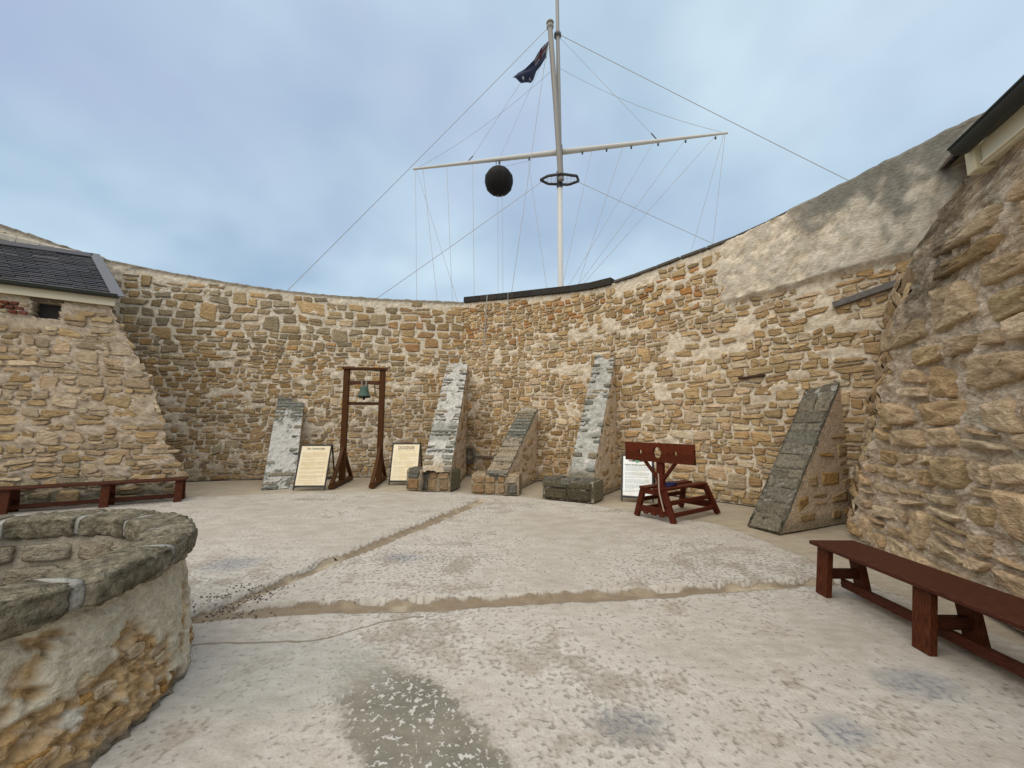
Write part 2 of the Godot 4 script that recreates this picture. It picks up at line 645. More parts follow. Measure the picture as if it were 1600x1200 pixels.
func wall_right() -> void:
	var sf := Surf.new().curve(WR)
	var t := thing("perimeter_wall", "right stretch of rubble sandstone courtyard wall with dark coping and grey render near its top", "wall")
	# render(s, h): how far the smooth grey render covers the stones
	var render := func(s: float, h: float) -> float:
		var w := n2.get_noise_2d(s, h) * 0.25 + n1.get_noise_2d(s, h) * 0.5
		var band := step(4.28, 4.34, h) * step(9.2, 9.9, s + w * 2.2)
		var part_ := step(3.9, 4.4, h + w) * step(6.9, 8.3, s + w) * step(5.45, 5.0, h + w * 1.3 - step(8.0, 9.3, s) * 1.2)
		return maxf(band, part_ * 0.58 * step(0.05, 0.3, n2.get_noise_2d(s * 0.6, h * 0.7 + 4.0) + 0.28))
	var smear := func(s: float, h: float) -> float:
		var a := n1.get_noise_2d(s * 0.9 + 31.0, h * 1.3) * 0.65 + n2.get_noise_2d(s * 0.7, h + 9.0) * 0.55
		var bias := 0.0 + 0.13 * step(3.2, 2.0, absf(h - 3.6) + 1.2) * step(2.0, 4.0, s) - 0.3 * step(4.6, 5.0, h) * step(6.0, 4.0, s) - 0.15 * step(7.0, 8.5, s) * step(3.6, 2.8, h)
		return step(0.12, 0.42, a + bias)
	var look := func(s: float, h: float) -> Dictionary:
		var block := step(5.5, 7.5, s) * step(3.8, 3.0, h)
		return {"lo": lerpf(0.08, 0.11, block), "hi": lerpf(0.18, 0.23, block), "wlo": 0.11, "whi": lerpf(0.38, 0.44, block), "gap": 0.003, "e": lerpf(7.0, 8.0, block), "split": lerpf(0.45, 0.3, block), "merge": 0.1}
	var inside := func(s: float, h: float) -> bool: return h < sf.top(s) - 0.12 and render.call(s, h) < 0.6
	var depth := func(s: float, h: float) -> float:
		var r: float = render.call(s, h)
		var d: float = -0.010 + n2.get_noise_2d(s, h + 50.0) * 0.02 + n3.get_noise_2d(s, h) * 0.017 + smear.call(s, h) * 0.028
		return lerpf(d, 0.05 + n1.get_noise_2d(s * 2.0, h * 2.0) * 0.02 + n3.get_noise_2d(s, h) * 0.006, r) + 0.09 * step(4.27, 4.30, h) * step(7.7, 8.5, s)
	var mcol := func(s: float, h: float) -> Color:
		var c := lime.lerp(L(0.56, 0.43, 0.29), step(-0.1, 0.5, n2.get_noise_2d(s + 40.0, h)) * 0.55)
		var r: float = render.call(s, h)
		var g := L(0.54, 0.475, 0.38).lerp(L(0.66, 0.62, 0.54), clampf(n1.get_noise_2d(s * 3.0, h * 3.0) * 0.9 + 0.5, 0, 1))
		g = g.lerp(L(0.34, 0.325, 0.28), step(0.1, 0.5, n2.get_noise_2d(s * 0.7 + n3.get_noise_2d(s * 0.3, h * 0.3) * 0.3, h * 0.5)) * 0.6)
		var edge := sf.top(s) - h
		g = g.lerp(L(0.17, 0.168, 0.148), step(1.15, 0.3, edge + n1.get_noise_2d(s * 1.6, h * 0.7) * 0.9 + n2.get_noise_2d(s, h * 0.6) * 0.6) * 0.85 * step(8.8, 10.0, s))
		c = c.lerp(g, r)
		c = c.lerp(L(0.40, 0.35, 0.27), step(0.45, 0.05, h) * 0.7)
		return c * (1.0 + n3.get_noise_2d(s, h) * 0.22)
	var col := func(s: float, h: float) -> Color:
		if h > 4.3 and s < 7.5:
			return pick([ochre, ochre, brown, tan_, L(0.44, 0.24, 0.10), rust if rng.randf() < 0.3 else tan_], 0.2)
		if h < 1.6 and s < 4.5:
			return pick([ochre, brown, tan_, pinkish, L(0.40, 0.27, 0.13)], 0.2)
		if s > 7.0:
			return pick([tan_, tan_, pale, L(0.44, 0.31, 0.17), pinkish, ochre], 0.15)
		return pick([tan_, ochre, pale, pinkish, brown, L(0.50, 0.36, 0.21)], 0.18)
	part("mortar", mortar_bed(sf, func(_h): return 0.0, func(_h): return sf.length, func(s): return sf.top(s) + n2.get_noise_2d(s, 15.0) * 0.02, 0.04, 0.04, depth, mcol, 0.6).mesh(M.mortar), t)
	set_stones(t, sf, lay_courses(sf, 0.02, 12.4, 0.02, 6.2, look, inside), col, func(s, h): return 0.023 if smear.call(s, h) < 0.93 else 0.0, M.stone)
	# dark coping: tall over the first stretch, thin further on
	for k in 8:
		var mb := MB.new()
		var a := 0.03 + k * 0.655
		var b := a + 0.645
		mb.bar(sf.at(a, sf.top(a) + 0.06, -0.16), sf.at(b, sf.top(b) + 0.06, -0.16), 0.2, 0.46, Vector3.UP, 0.012, vary(L(0.055, 0.05, 0.045), 0.2))
		part("coping_slab", mb.mesh(M.mortar), t)
	for k in 7:
		var mb := MB.new()
		var a := 5.35 + k * 0.6
		var b := a + 0.58
		mb.bar(sf.at(a, sf.top(a) + 0.02, -0.2), sf.at(b, sf.top(b) + 0.02, -0.2), 0.07, 0.5, Vector3.UP, 0.012, vary(L(0.12, 0.11, 0.095), 0.2))
		part("coping_slab", mb.mesh(M.mortar), t)
	# weathered timber laths bedded in the wall
	var lath := MB.new()
	lath.bar(sf.at(9.9, 3.74, 0.05), sf.at(10.95, 3.93, 0.05), 0.11, 0.1, Vector3.UP, 0.01, L(0.26, 0.25, 0.25))
	part("timber_lath", lath.mesh(M.wood), t)
	lath = MB.new()
	lath.bar(sf.at(8.22, 2.6, 0.03), sf.at(8.72, 2.62, 0.03), 0.04, 0.08, Vector3.UP, 0.008, L(0.11, 0.06, 0.04))
	part("timber_lath", lath.mesh(M.wood), t)


# ------------------------------------------------------------------ cell blocks
func rake(h: float, pts: Array) -> float:
	for k in pts.size() - 1:
		if h <= pts[k + 1].x:
			return lerpf(pts[k].y, pts[k + 1].y, (h - pts[k].x) / (pts[k + 1].x - pts[k].x))
	return pts[-1].y


func block_left() -> void:
	var a := Vector3(-7.35, 0, -8.93)
	var d := Vector3(-0.849, 0, 0.528)
	var out := Vector3(0.528, 0, 0.849)
	var back := Vector3(-0.79, 0, -0.613)
	var sf := Surf.new().plane(a, d, Vector3.UP, out, 6.4)
	var t := thing("cell_block", "low pinkish sandstone cell block with slate lean-to roof at the left edge", "building")
	var pts := [Vector2(0, 0), Vector2(1.83, 0.61), Vector2(2.72, 0.86), Vector2(4.06, 1.6)]
	var left := func(h: float) -> float: return rake(h, pts) + n1.get_noise_1d(h * 2.0 + 9.0) * 0.12 + n2.get_noise_1d(h * 1.5) * 0.06
	var H := 4.2
	var hole := func(s: float, h: float) -> bool: return s > 2.3 and s < 2.74 and h > 3.74 and h < 4.18
	var smear := func(s: float, h: float) -> float:
		return step(0.02, 0.4, n1.get_noise_2d(s * 1.1 + 70.0, h * 1.4) * 0.6 + n2.get_noise_2d(s * 0.7 + 3.0, h) * 0.55 + 0.06)
	var depth := func(s: float, h: float) -> float:
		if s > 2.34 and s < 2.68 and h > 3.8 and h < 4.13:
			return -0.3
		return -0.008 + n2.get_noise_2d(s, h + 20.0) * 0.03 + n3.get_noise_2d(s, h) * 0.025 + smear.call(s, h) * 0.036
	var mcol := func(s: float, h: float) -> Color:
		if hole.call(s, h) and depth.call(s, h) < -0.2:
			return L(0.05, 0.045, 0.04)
		var c := L(0.60, 0.50, 0.385).lerp(L(0.50, 0.385, 0.265), step(-0.2, 0.5, n2.get_noise_2d(s + 10.0, h)) * 0.7)
		c = c.lerp(L(0.36, 0.32, 0.24), step(0.7, 0.1, h) * 0.8)
		return c * (1.0 + n3.get_noise_2d(s, h) * 0.22)
	var right := func(_h): return 6.4
	part("mortar", mortar_bed(sf, left, right, func(_s): return H, 0.035, 0.035, depth, mcol, 0.5).mesh(M.mortar), t)
	var look := func(s: float, h: float) -> Dictionary:
		return {"lo": 0.10, "hi": 0.21, "wlo": 0.13, "whi": 0.45, "gap": 0.004, "e": 6.0, "split": 0.35, "merge": 0.12}
	var inside := func(s: float, h: float) -> bool: return h < H - 0.06 and s > left.call(h) + 0.08 and s < 6.3 and not (s > 2.2 and s < 2.84 and h > 3.66) and not (s > 2.7 and s < 3.1 and h > 3.75)
	set_stones(t, sf, lay_courses(sf, 0.0, 6.4, 0.02, H, look, inside), func(s, h): return pick([pinkish, tan_, L(0.48, 0.37, 0.25), L(0.44, 0.33, 0.21), pale, ochre if h < 1.8 else pinkish, brown], 0.16) if h > 0.5 else pick([greyed, tan_, L(0.33, 0.27, 0.18)], 0.15), func(s, h): return 0.028 if smear.call(s, h) < 0.92 else 0.0, M.stone, 240)
	# raked end, running back to the perimeter wall
	var mb := MB.new()
	var rows := 42
	for j in rows + 1:
		var h := H * j / rows
		for i in 40:
			var k := i / 39.0 * 3.2
			var n := n2.get_noise_3d(k, h, 3.0) * 0.03
			mb.vert(sf.at(left.call(h), h, 0.0) + back * k + d * n, L(0.42, 0.32, 0.21) * (1.0 + n3.get_noise_2d(k, h) * 0.3))
	for j in rows:
		for i in 39:
			var q := j * 40 + i
			mb.tri(q, q + 1, q + 41)
			mb.tri(q, q + 41, q + 40)
	part("raked_end", mb.mesh(M.mortar), t)
	var ef := Surf.new().plane(a, back, Vector3.UP, -(d - Vector3.UP * 0.38).normalized(), 3.0)
	ef.bend = func(h: float) -> Vector3: return d * left.call(h)
	set_stones(t, ef, lay_courses(ef, 0.15, 2.9, 0.02, H - 0.1, look, func(_s, h): return h < H - 0.15), func(_s, _h): return pick([tan_, pinkish, brown, L(0.44, 0.33, 0.21), pale], 0.14), func(_s, _h): return 0.035, M.stone, 100)
	# window with timber board and lintel, brick patch beside it
	var win := MB.new()
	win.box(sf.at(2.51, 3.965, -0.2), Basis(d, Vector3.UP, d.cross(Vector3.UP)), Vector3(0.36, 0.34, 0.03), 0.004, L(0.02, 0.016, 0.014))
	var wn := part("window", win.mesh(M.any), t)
	var lin := MB.new()
	lin.box(sf.at(2.51, 4.15, -0.04), Basis(d, Vector3.UP, d.cross(Vector3.UP)), Vector3(0.46, 0.05, 0.14), 0.006, L(0.10, 0.075, 0.05))
	part("lintel", lin.mesh(M.any), wn)
	for k in 9:
		var br := MB.new()
		var bs := 2.8 + (k % 3) * 0.13 + ((k / 3) % 2) * 0.05
		var bh := 3.84 + (k / 3) * 0.085
		br.box(sf.at(bs, bh, 0.0), Basis(d, Vector3.UP, d.cross(Vector3.UP)), Vector3(0.11, 0.062, 0.12), 0.012, vary(L(0.24, 0.085, 0.06), 0.3) if k % 4 != 2 else vary(pale, 0.1))
		part("brick", br.mesh(M.stone), t)
	# roof
	var ea := sf.at(1.5, 4.36, 0.14)
	var eb := sf.at(6.4, 4.36, 0.14)
	var ra := Vector3(-11.9, 6.42, -10.42)
	var rb := Vector3(-16.3, 6.75, -6.6)
	var bn := (eb - ea).cross(ra - ea).normalized()
	if bn.y < 0:
		bn = -bn
	rb.y = ea.y - (bn.x * (rb.x - ea.x) + bn.z * (rb.z - ea.z)) / bn.y
	mb = MB.new()
	mb.face([ea - bn * 0.02, eb - bn * 0.02, rb - bn * 0.02, ra - bn * 0.02], ea - Vector3.UP * 9, L(0.03, 0.03, 0.034))
	mb.face([ea - bn * 0.08, eb - bn * 0.08, rb - bn * 0.08, ra - bn * 0.08], ea + Vector3.UP * 9, L(0.03, 0.03, 0.034))
	part("roof_deck", mb.mesh(M.any), t)
	var rws := 22
	var nsl := 13
	for j in rws:
		var t0 := j / float(rws) * 0.9
		var t1 := (j + 1.7) / float(rws) * 0.9
		for i in nsl:
			var off := 0.5 * (j % 2)
			var u0 := clampf((i - off) / (nsl - 0.5), 0, 1)
			var u1 := clampf((i + 1 - off) / (nsl - 0.5), 0, 1) - 0.003
			if u1 <= u0:
				continue
			var lift := 0.03 + rng.randf_range(-0.006, 0.008)
			var lo0: Vector3 = ea.lerp(eb, u0).lerp(ra.lerp(rb, u0), t0) + bn * lift
			var lo1: Vector3 = ea.lerp(eb, u1).lerp(ra.lerp(rb, u1), t0) + bn * lift
			var hi0: Vector3 = ea.lerp(eb, u0).lerp(ra.lerp(rb, u0), t1)
			var hi1: Vector3 = ea.lerp(eb, u1).lerp(ra.lerp(rb, u1), t1)
			var sl := MB.new()
			var colr := vary(L(0.05, 0.05, 0.058), 0.35)
			if rng.randf() < 0.12 and j > 9:
				colr = vary(L(0.12, 0.115, 0.12), 0.2)
			var inn: Vector3 = (lo0 + hi1) * 0.5 - bn
			sl.face([lo0, lo1, hi1, hi0], inn, colr)
			sl.face([lo0, lo1, lo1 - bn * 0.022, lo0 - bn * 0.022], (hi0 + hi1) * 0.5, colr)
			sl.face([lo0, hi0, hi0 - bn * 0.02, lo0 - bn * 0.022], (lo1 + hi1) * 0.5, colr)
			sl.face([lo1, hi1, hi1 - bn * 0.02, lo1 - bn * 0.022], (lo0 + hi0) * 0.5, colr)
			part("slate", sl.mesh(M.slate), t)
	mb = MB.new()
	mb.bar(ra.lerp(ea, 0.06) + bn * 0.05, rb.lerp(eb, 0.06) + bn * 0.05, 0.55, 0.02, (ea - ra).normalized(), 0.005, L(0.05, 0.05, 0.06))
	part("flashing", mb.mesh(M.any), t)
	mb = MB.new()
	mb.bar(ea + bn * 0.05 - d * 0.05 - (ra - ea).normalized() * 0.08, ra + bn * 0.05 - d * 0.05, 0.2, 0.02, d, 0.005, Color.WHITE)
	part("verge_flashing", mb.mesh(M.lead), t)
	eaves(t, sf, 1.5, 6.4, 4.2, d, out, 0.0)


func eaves(t: Node3D, sf: Surf, s0: float, s1: float, h: float, d: Vector3, out: Vector3, tuck: float) -> void:
	var mb := MB.new()
	mb.bar(sf.at(s0, h + 0.07, 0.10 - tuck), sf.at(s1, h + 0.07, 0.10 - tuck), 0.19, 0.03, Vector3.UP, 0.004)
	part("fascia", mb.mesh(M.cream), t)
	mb = MB.new()
	mb.bar(sf.at(s0 + 0.01, h + 0.0, 0.02), sf.at(s1, h + 0.0, 0.02), 0.13, 0.02, out, 0.003)
	part("soffit", mb.mesh(M.cream), t)
	# half-round gutter
	mb = MB.new()
	var segs := 10
	var r := 0.075
	var c0 := sf.at(s0 - 0.06, h + 0.20, 0.195 - tuck)
	var c1 := sf.at(s1, h + 0.20, 0.195 - tuck)
	for side in 2:
		var c := c0 if side == 0 else c1
		for k in segs + 1:
			var a := PI + PI * k / segs
			mb.vert(c + out * cos(a) * r + Vector3.UP * sin(a) * r)
	for k in segs:
		mb.tri(k, k + 1, segs + 2 + k)
		mb.tri(k, segs + 2 + k, segs + 1 + k)
	var g := mb.v.size()
	for k in segs + 1:
		mb.vert(mb.v[k])
	for k in segs - 1:
		mb.tri(g, g + k + 1, g + k + 2)
	part("gutter", mb.mesh(M.gutter), t)
	mb = MB.new()
	mb.tube([c0 + out * r, c1 + out * r], 0.012, 0.012, 6)
	part("gutter_bead", mb.mesh(M.gutter), t)


func block_right() -> void:
	var a := Vector3(5.06, 0, -5.99)
	var d := Vector3(-0.3604, 0, 0.9328)
	var out := Vector3(-0.9328, 0, -0.3604)
	var back := Vector3(0.64, 0, -0.768)
	var sf := Surf.new().plane(a, d, Vector3.UP, out, 7.2)
	var t := thing("cell_block", "big rough sandstone cell block wall with cream fascia on the right", "building")
	var pts := [Vector2(0, 0), Vector2(1.4, 0.9), Vector2(2.38, 1.62), Vector2(3.46, 2.34), Vector2(3.85, 3.0)]
	var left := func(h: float) -> float: return rake(h, pts) + n1.get_noise_1d(h * 3.0) * 0.2 + n2.get_noise_1d(h * 2.0) * 0.09
	var H := 3.74
	var smear := func(s: float, h: float) -> float:
		return step(0.05, 0.45, n1.get_noise_2d(s * 1.1 + 170.0, h * 1.4) * 0.6 + n2.get_noise_2d(s * 0.7 + 3.0, h) * 0.5 + 0.05)
	var depth := func(s: float, h: float) -> float:
		return -0.012 + n2.get_noise_2d(s, h + 20.0) * 0.028 + n3.get_noise_2d(s, h) * 0.02 + n4.get_noise_2d(s, h) * 0.008 + smear.call(s, h) * 0.04
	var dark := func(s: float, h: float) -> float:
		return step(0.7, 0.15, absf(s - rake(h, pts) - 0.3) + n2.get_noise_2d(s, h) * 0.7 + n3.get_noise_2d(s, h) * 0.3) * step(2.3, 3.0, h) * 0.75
	var mcol := func(s: float, h: float) -> Color:
		var c := L(0.76, 0.65, 0.53).lerp(L(0.66, 0.53, 0.38), step(-0.2, 0.5, n2.get_noise_2d(s + 10.0, h)) * 0.7)
		c = c.lerp(L(0.40, 0.41, 0.34), step(0.2, 0.6, n1.get_noise_2d(s * 2.0 + 5.0, h * 2.0)) * 0.5)
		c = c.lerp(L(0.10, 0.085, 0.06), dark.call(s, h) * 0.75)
		return c * (1.0 + n3.get_noise_2d(s, h) * 0.2 + n4.get_noise_2d(s, h) * 0.15)
	part("mortar", mortar_bed(sf, left, func(_h): return 7.2, func(_s): return H, 0.025, 0.025, depth, mcol, 0.5).mesh(M.stone_near), t)
	var look := func(s: float, h: float) -> Dictionary:
		var near := step(1.5, 3.5, s)
		return {"lo": 0.17, "hi": lerpf(0.38, 0.55, step(1.6, 2.6, h)), "wlo": 0.24, "whi": lerpf(0.62, 0.95, step(1.6, 2.6, h)), "gap": 0.02, "e": 4.5, "split": 0.2, "merge": 0.05}
	var inside := func(s: float, h: float) -> bool: return h < H - 0.08 and s > left.call(h) + 0.1 and s < 7.0
	var col := func(s: float, h: float) -> Color:
		return pick([tan_, L(0.53, 0.40, 0.26), L(0.57, 0.45, 0.31), pinkish, L(0.50, 0.37, 0.22), pale], 0.1)
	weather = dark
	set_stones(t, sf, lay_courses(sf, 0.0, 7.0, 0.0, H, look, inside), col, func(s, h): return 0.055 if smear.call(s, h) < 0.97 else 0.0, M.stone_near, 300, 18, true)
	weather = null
	var mb := MB.new()
	var rows := 60
	for j in rows + 1:
		var h := H * j / rows
		for i in 30:
			var k := i / 29.0 * 3.4
			var n := n2.get_noise_3d(k, h, 8.0) * 0.06 + n3.get_noise_2d(k, h) * 0.02
			mb.vert(sf.at(left.call(h), h, -0.03) + back * k + d * n * minf(1.0, k * 4.0), L(0.42, 0.30, 0.18) * (1.0 + n3.get_noise_2d(k, h) * 0.3))
	for j in rows:
		for i in 29:
			var q := j * 30 + i
			mb.tri(q, q + 31, q + 1)
			mb.tri(q, q + 30, q + 31)
	part("raked_end", mb.mesh(M.stone_near), t)
	var ef := Surf.new().plane(a, back, Vector3.UP, -(d - Vector3.UP * 0.75).normalized(), 3.0)
	ef.bend = func(h: float) -> Vector3: return d * left.call(h)
	set_stones(t, ef, lay_courses(ef, 0.15, 2.9, 0.02, H - 0.1, look, func(_s, h): return h < H - 0.15), func(_s, _h): return pick([tan_, pinkish, brown, L(0.44, 0.33, 0.21), pale], 0.14), func(_s, _h): return 0.035, M.stone_near, 100)
	# lean-to roof
	var ea := sf.at(3.36, 3.99, 0.06)
	var eb := sf.at(7.0, 3.99, 0.06)
	var ra := Vector3(6.62, 5.55, -5.45)
	var rb := Vector3(8.6, 5.7, -1.2)
	mb = MB.new()
	mb.face([ea, eb, rb, ra], ea - Vector3.UP * 9, L(0.05, 0.05, 0.055))
	mb.face([ea - Vector3.UP * 0.06, eb - Vector3.UP * 0.06, rb - Vector3.UP * 0.06, ra - Vector3.UP * 0.06], ea + Vector3.UP * 9, L(0.10, 0.08, 0.05))
	part("roof_deck", mb.mesh(M.any), t)
	mb = MB.new()
	mb.bar(ea + Vector3(0, 0.03, 0), ra + Vector3(0, 0.03, 0), 0.2, 0.03, d, 0.005, L(0.17, 0.13, 0.12))
	part("verge_flashing", mb.mesh(M.any), t)
	mb = MB.new()
	mb.box(sf.at(3.30, 3.80, 0.0), Basis(d, Vector3.UP, d.cross(Vector3.UP)), Vector3(0.10, 0.26, 0.2), 0.006, L(0.56, 0.50, 0.33))
	part("eaves_box", mb.mesh(M.any), t)
	eaves(t, sf, 3.36, 7.0, 3.71, d, out, 0.05)


# ------------------------------------------------------------------ buttresses
func buttress(label: String, bl: Vector3, br: Vector3, tl: Vector3, tr: Vector3, style: int, plinth := Vector3.ZERO, pa := Vector3.ZERO, pb := Vector3.ZERO) -> void:
	var t := thing("buttress", label, "buttress", Vector3.ZERO, 0.0, "sloping buttresses along the courtyard wall")
	var w := bl.distance_to(br)
	var run := (bl + br) * 0.5
	var top := (tl + tr) * 0.5
	var along := Vector3(br.x - bl.x, 0, br.z - bl.z).normalized()
	var flatdir := Vector3(top.x - run.x, 0, top.z - run.z)
	var Lh := flatdir.length() + 0.12
	flatdir = flatdir.normalized()
	along = (along - flatdir * along.dot(flatdir)).normalized()
	var up := (top - run).normalized()
	var out := along.cross(up).normalized()
	if out.y < 0:
		out = -out
	var slen := run.distance_to(top) + 0.1
	var o := run - along * w * 0.5
	var face := Surf.new().plane(o, along, up, out, w)
	var sd := hash(label) % 100
	# colour of the sloping face
	var fcol := func(s: float, h: float) -> Color:
		var k := h / slen
		var n := n2.get_noise_2d(s + sd, h) * 0.7 + n3.get_noise_2d(s + sd, h) * 0.5
		var grey := L(0.20, 0.205, 0.18) * (1.0 + n3.get_noise_2d(s, h + sd) * 0.5)
		var white := L(0.62, 0.615, 0.585)
		match style:
			1: return white.lerp(grey, step(0.25, 0.4, n * 0.5 + absf(k - 0.42) * 1.0 - 0.02))
			2: return white.lerp(L(0.36, 0.37, 0.34), step(-0.1, 0.35, n - 0.12 + step(0.1, 0.03, absf(k - 0.3)) * 0.8)).lerp(tan_, step(0.12, 0.0, k) * 0.7)
			3: return L(0.50, 0.42, 0.33).lerp(grey, step(0.42, 0.5, k + n * 0.25)).lerp(L(0.6, 0.56, 0.48), step(0.86, 0.93, k + n * 0.1))
			4: return L(0.44, 0.45, 0.42).lerp(white, step(0.1, 0.4, n)).lerp(L(0.22, 0.2, 0.15), step(0.1, 0.0, k))
			_: return L(0.19, 0.175, 0.14).lerp(L(0.36, 0.34, 0.30), step(-0.2, 0.6, n)).lerp(L(0.6, 0.6, 0.57), step(0.5, 0.62, n3.get_noise_2d(s * 1.6, h * 1.6)) + step(0.05, 0.02, absf(k - 0.92)) * step(-0.3, 0.1, n)).lerp(L(0.06, 0.065, 0.045), step(0.1, 0.05, k))
	var rough := func(s: float, h: float) -> float:
		var stepped := (fposmod(h / slen * (13.0 if style == 5 else 15.0) + n1.get_noise_2d(s * 2.0, h) * 0.6, 1.0) - 0.5) * (0.03 if style == 1 else 0.014 if style == 5 else 0.055)
		return stepped + n2.get_noise_2d(s + sd, h) * 0.035 + n3.get_noise_2d(s, h + sd) * 0.026
	part("sloping_face", mortar_bed(face, func(_h): return 0.0, func(_h): return w, func(_s): return slen, 0.03, 0.03, rough, fcol, 0.0).mesh(M.lichen if style in [3, 5] else M.mortar), t)
	# stones showing through the slope, one or two to a course
	var y := 0.0
	while y < slen - 0.05:
		var hh := rng.randf_range(0.10, 0.2) if style != 5 else rng.randf_range(0.13, 0.3)
		hh = minf(hh, slen - y)
		var spans := [[-0.02, rng.randf_range(0.22, 0.55)], [rng.randf_range(0.58, 0.8), 1.02]]
		if style == 5:
			spans = [[0.0, 1.0]] if rng.randf() < 0.6 else [[0.0, 0.52], [0.53, 1.0]]
		elif style == 3 or rng.randf() < 0.2:
			spans = [[-0.01, 1.01]]
		for sp in spans:
			var bare := 0.75 if style != 1 else (0.9 if y < 0.5 or y > slen * 0.72 else 0.35)
			if style != 5 and rng.randf() > bare:
				continue
			var mb := MB.new()
			var c := vary(L(0.30, 0.295, 0.26), 0.3) if rng.randf() < 0.7 else vary(L(0.42, 0.35, 0.25), 0.2)
			if style == 5:
				c = vary(L(0.29, 0.265, 0.215), 0.2)
			var in_ := hh * (rng.randf_range(0.12, 0.28) if style != 5 else -0.04)
			add_stone(mb, face, [Vector2(sp[0] * w, y + in_), Vector2(sp[1] * w, y + in_ + rng.randf_range(-0.02, 0.02)), Vector2(sp[1] * w, y + hh - in_), Vector2(sp[0] * w, y + hh - in_ + rng.randf_range(-0.02, 0.02))], 6.0 if style != 5 else 12.0, 0.022 if style != 5 else 0.012, c, 14, true)
			part("stone", mb.mesh(M.lichen), t)
		y += hh
	# both flanks
	var rise := (top.y - run.y) / maxf(Lh - 0.12, 0.1)
	for side in [-1.0, 1.0]:
		var fo: Vector3 = run + along * w * 0.5 * side
		fo.y = 0.0
		var fl := Surf.new().plane(fo, flatdir, Vector3.UP, along * side, Lh)
		var ftop := func(s: float) -> float: return run.y + s * rise + 0.01
		var fm := func(s: float, h: float) -> Color:
			var c := L(0.68, 0.57, 0.46).lerp(L(0.58, 0.47, 0.35), n2.get_noise_2d(s + sd, h) * 0.5 + 0.5)
			c = c.lerp(L(0.34, 0.29, 0.22), step(0.25, 0.03, h))
			if ftop.call(s) - h < 0.06 and style in [3, 5]:
				c = L(0.2, 0.2, 0.17)
			return c * (1.0 + n3.get_noise_2d(s, h) * 0.15)
		var mbf := MB.new()
		var nx := int(Lh / 0.05)
		var ny := 40
		for j in ny + 1:
			for i in nx + 1:
				var s := Lh * i / nx
				var h: float = ftop.call(s) * j / ny
				mbf.vert(fl.at(s, h, (n2.get_noise_2d(s + sd, h) * 0.02 + n3.get_noise_2d(s, h) * 0.012) * (0.35 if style == 5 else 1.0)), fm.call(s, h))
		var ww := nx + 1
		var flip := (mbf.v[1] - mbf.v[0]).cross(mbf.v[ww] - mbf.v[0]).dot(along * side) < 0.0
		for j in ny:
			for i in nx:
				var q := j * ww + i
				if flip:
					mbf.tri(q, q + ww, q + ww + 1)
					mbf.tri(q, q + ww + 1, q + 1)
				else:
					mbf.tri(q, q + ww + 1, q + ww)
					mbf.tri(q, q + 1, q + ww + 1)
		part("flank", mbf.mesh(M.mortar), t)
		var lk := {"lo": 0.14, "hi": 0.24, "wlo": 0.16, "whi": 0.4, "gap": 0.035, "e": 4.0, "split": 0.3, "merge": 0.12}
		if style == 5:
			lk = {"lo": 0.22, "hi": 0.32, "wlo": 0.25, "whi": 0.6, "gap": 0.035, "e": 10.0, "split": 0.3, "merge": 0.0}
		var st := lay_courses(fl, 0.02, Lh - 0.05, 0.05, run.y + Lh * rise, func(_s, _h): return lk, func(s, h): return h < ftop.call(s) - 0.2 and s > 0.14)
		var keep := 0.6 if style != 5 else 0.85
		st = st.filter(func(_x): return rng.randf() < keep)
		set_stones(t, fl, st, func(_s, _h): return pick([tan_, brown, L(0.40, 0.28, 0.15), pinkish] if style != 5 else [L(0.44, 0.28, 0.10), L(0.42, 0.29, 0.13), tan_, brown], 0.12), func(_s, _h): return 0.016, M.stone, 80)
	# plinth
	if plinth.y > 0.0:
		var px := Vector3(pb.x - pa.x, 0, pb.z - pa.z)
		var pw := px.length()
		px = px.normalized()
		var pin := Vector3.UP.cross(px)
		if pin.dot(flatdir) < 0:
			pin = -pin
		var pf := Surf.new().plane(pa, px, Vector3.UP, -pin, pw)
		var pr := MB.new()
		var dep := plinth.z
		var pc := func(s: float, h: float) -> Color:
			var c := L(0.46, 0.38, 0.28).lerp(L(0.30, 0.25, 0.17), n2.get_noise_2d(s * 2.0 + sd, h * 2.0) * 0.5 + 0.5)
			if style == 4:
				c = L(0.11, 0.10, 0.075).lerp(L(0.46, 0.43, 0.36), step(0.15, 0.35, n2.get_noise_2d(s * 1.2 + 5.0, h)))
			return c
		pr = mortar_bed(pf, func(_h): return 0.0, func(_h): return pw, func(_s): return plinth.y - 0.02, 0.04, 0.04, func(s, h): return n2.get_noise_2d(s + sd, h) * 0.02 + n3.get_noise_2d(s, h) * 0.015, pc, dep)
		part("plinth_core", pr.mesh(M.mortar), t)
		for side in 2:
			var q := pa if side == 0 else pb
			var e := MB.new()
			e.bar(q + Vector3(0, 0.0, 0) + pin * dep * 0.5 + px * (0.02 if side == 0 else -0.02), q + Vector3(0, plinth.y - 0.03, 0) + pin * dep * 0.5 + px * (0.02 if side == 0 else -0.02), dep, 0.06, pin, 0.02, L(0.26, 0.245, 0.17) if style != 3 else L(0.42, 0.33, 0.22))
			part("end_stone", e.mesh(M.lichen), t)
		var cols := [L(0.42, 0.28, 0.16), L(0.58, 0.52, 0.42), L(0.46, 0.33, 0.20), L(0.25, 0.245, 0.22), L(0.50, 0.38, 0.25)]
		if style == 4:
			cols = [L(0.19, 0.17, 0.12), L(0.15, 0.135, 0.09), L(0.25, 0.225, 0.165), L(0.13, 0.12, 0.085)]
		var cuts := [0.02, 0.3, 0.52, 0.72, 0.98] if style != 4 else [0.02, 0.52, 0.98]
		var tiers := [[0.02, plinth.y * 0.55], [plinth.y * 0.58, plinth.y * 0.9]]
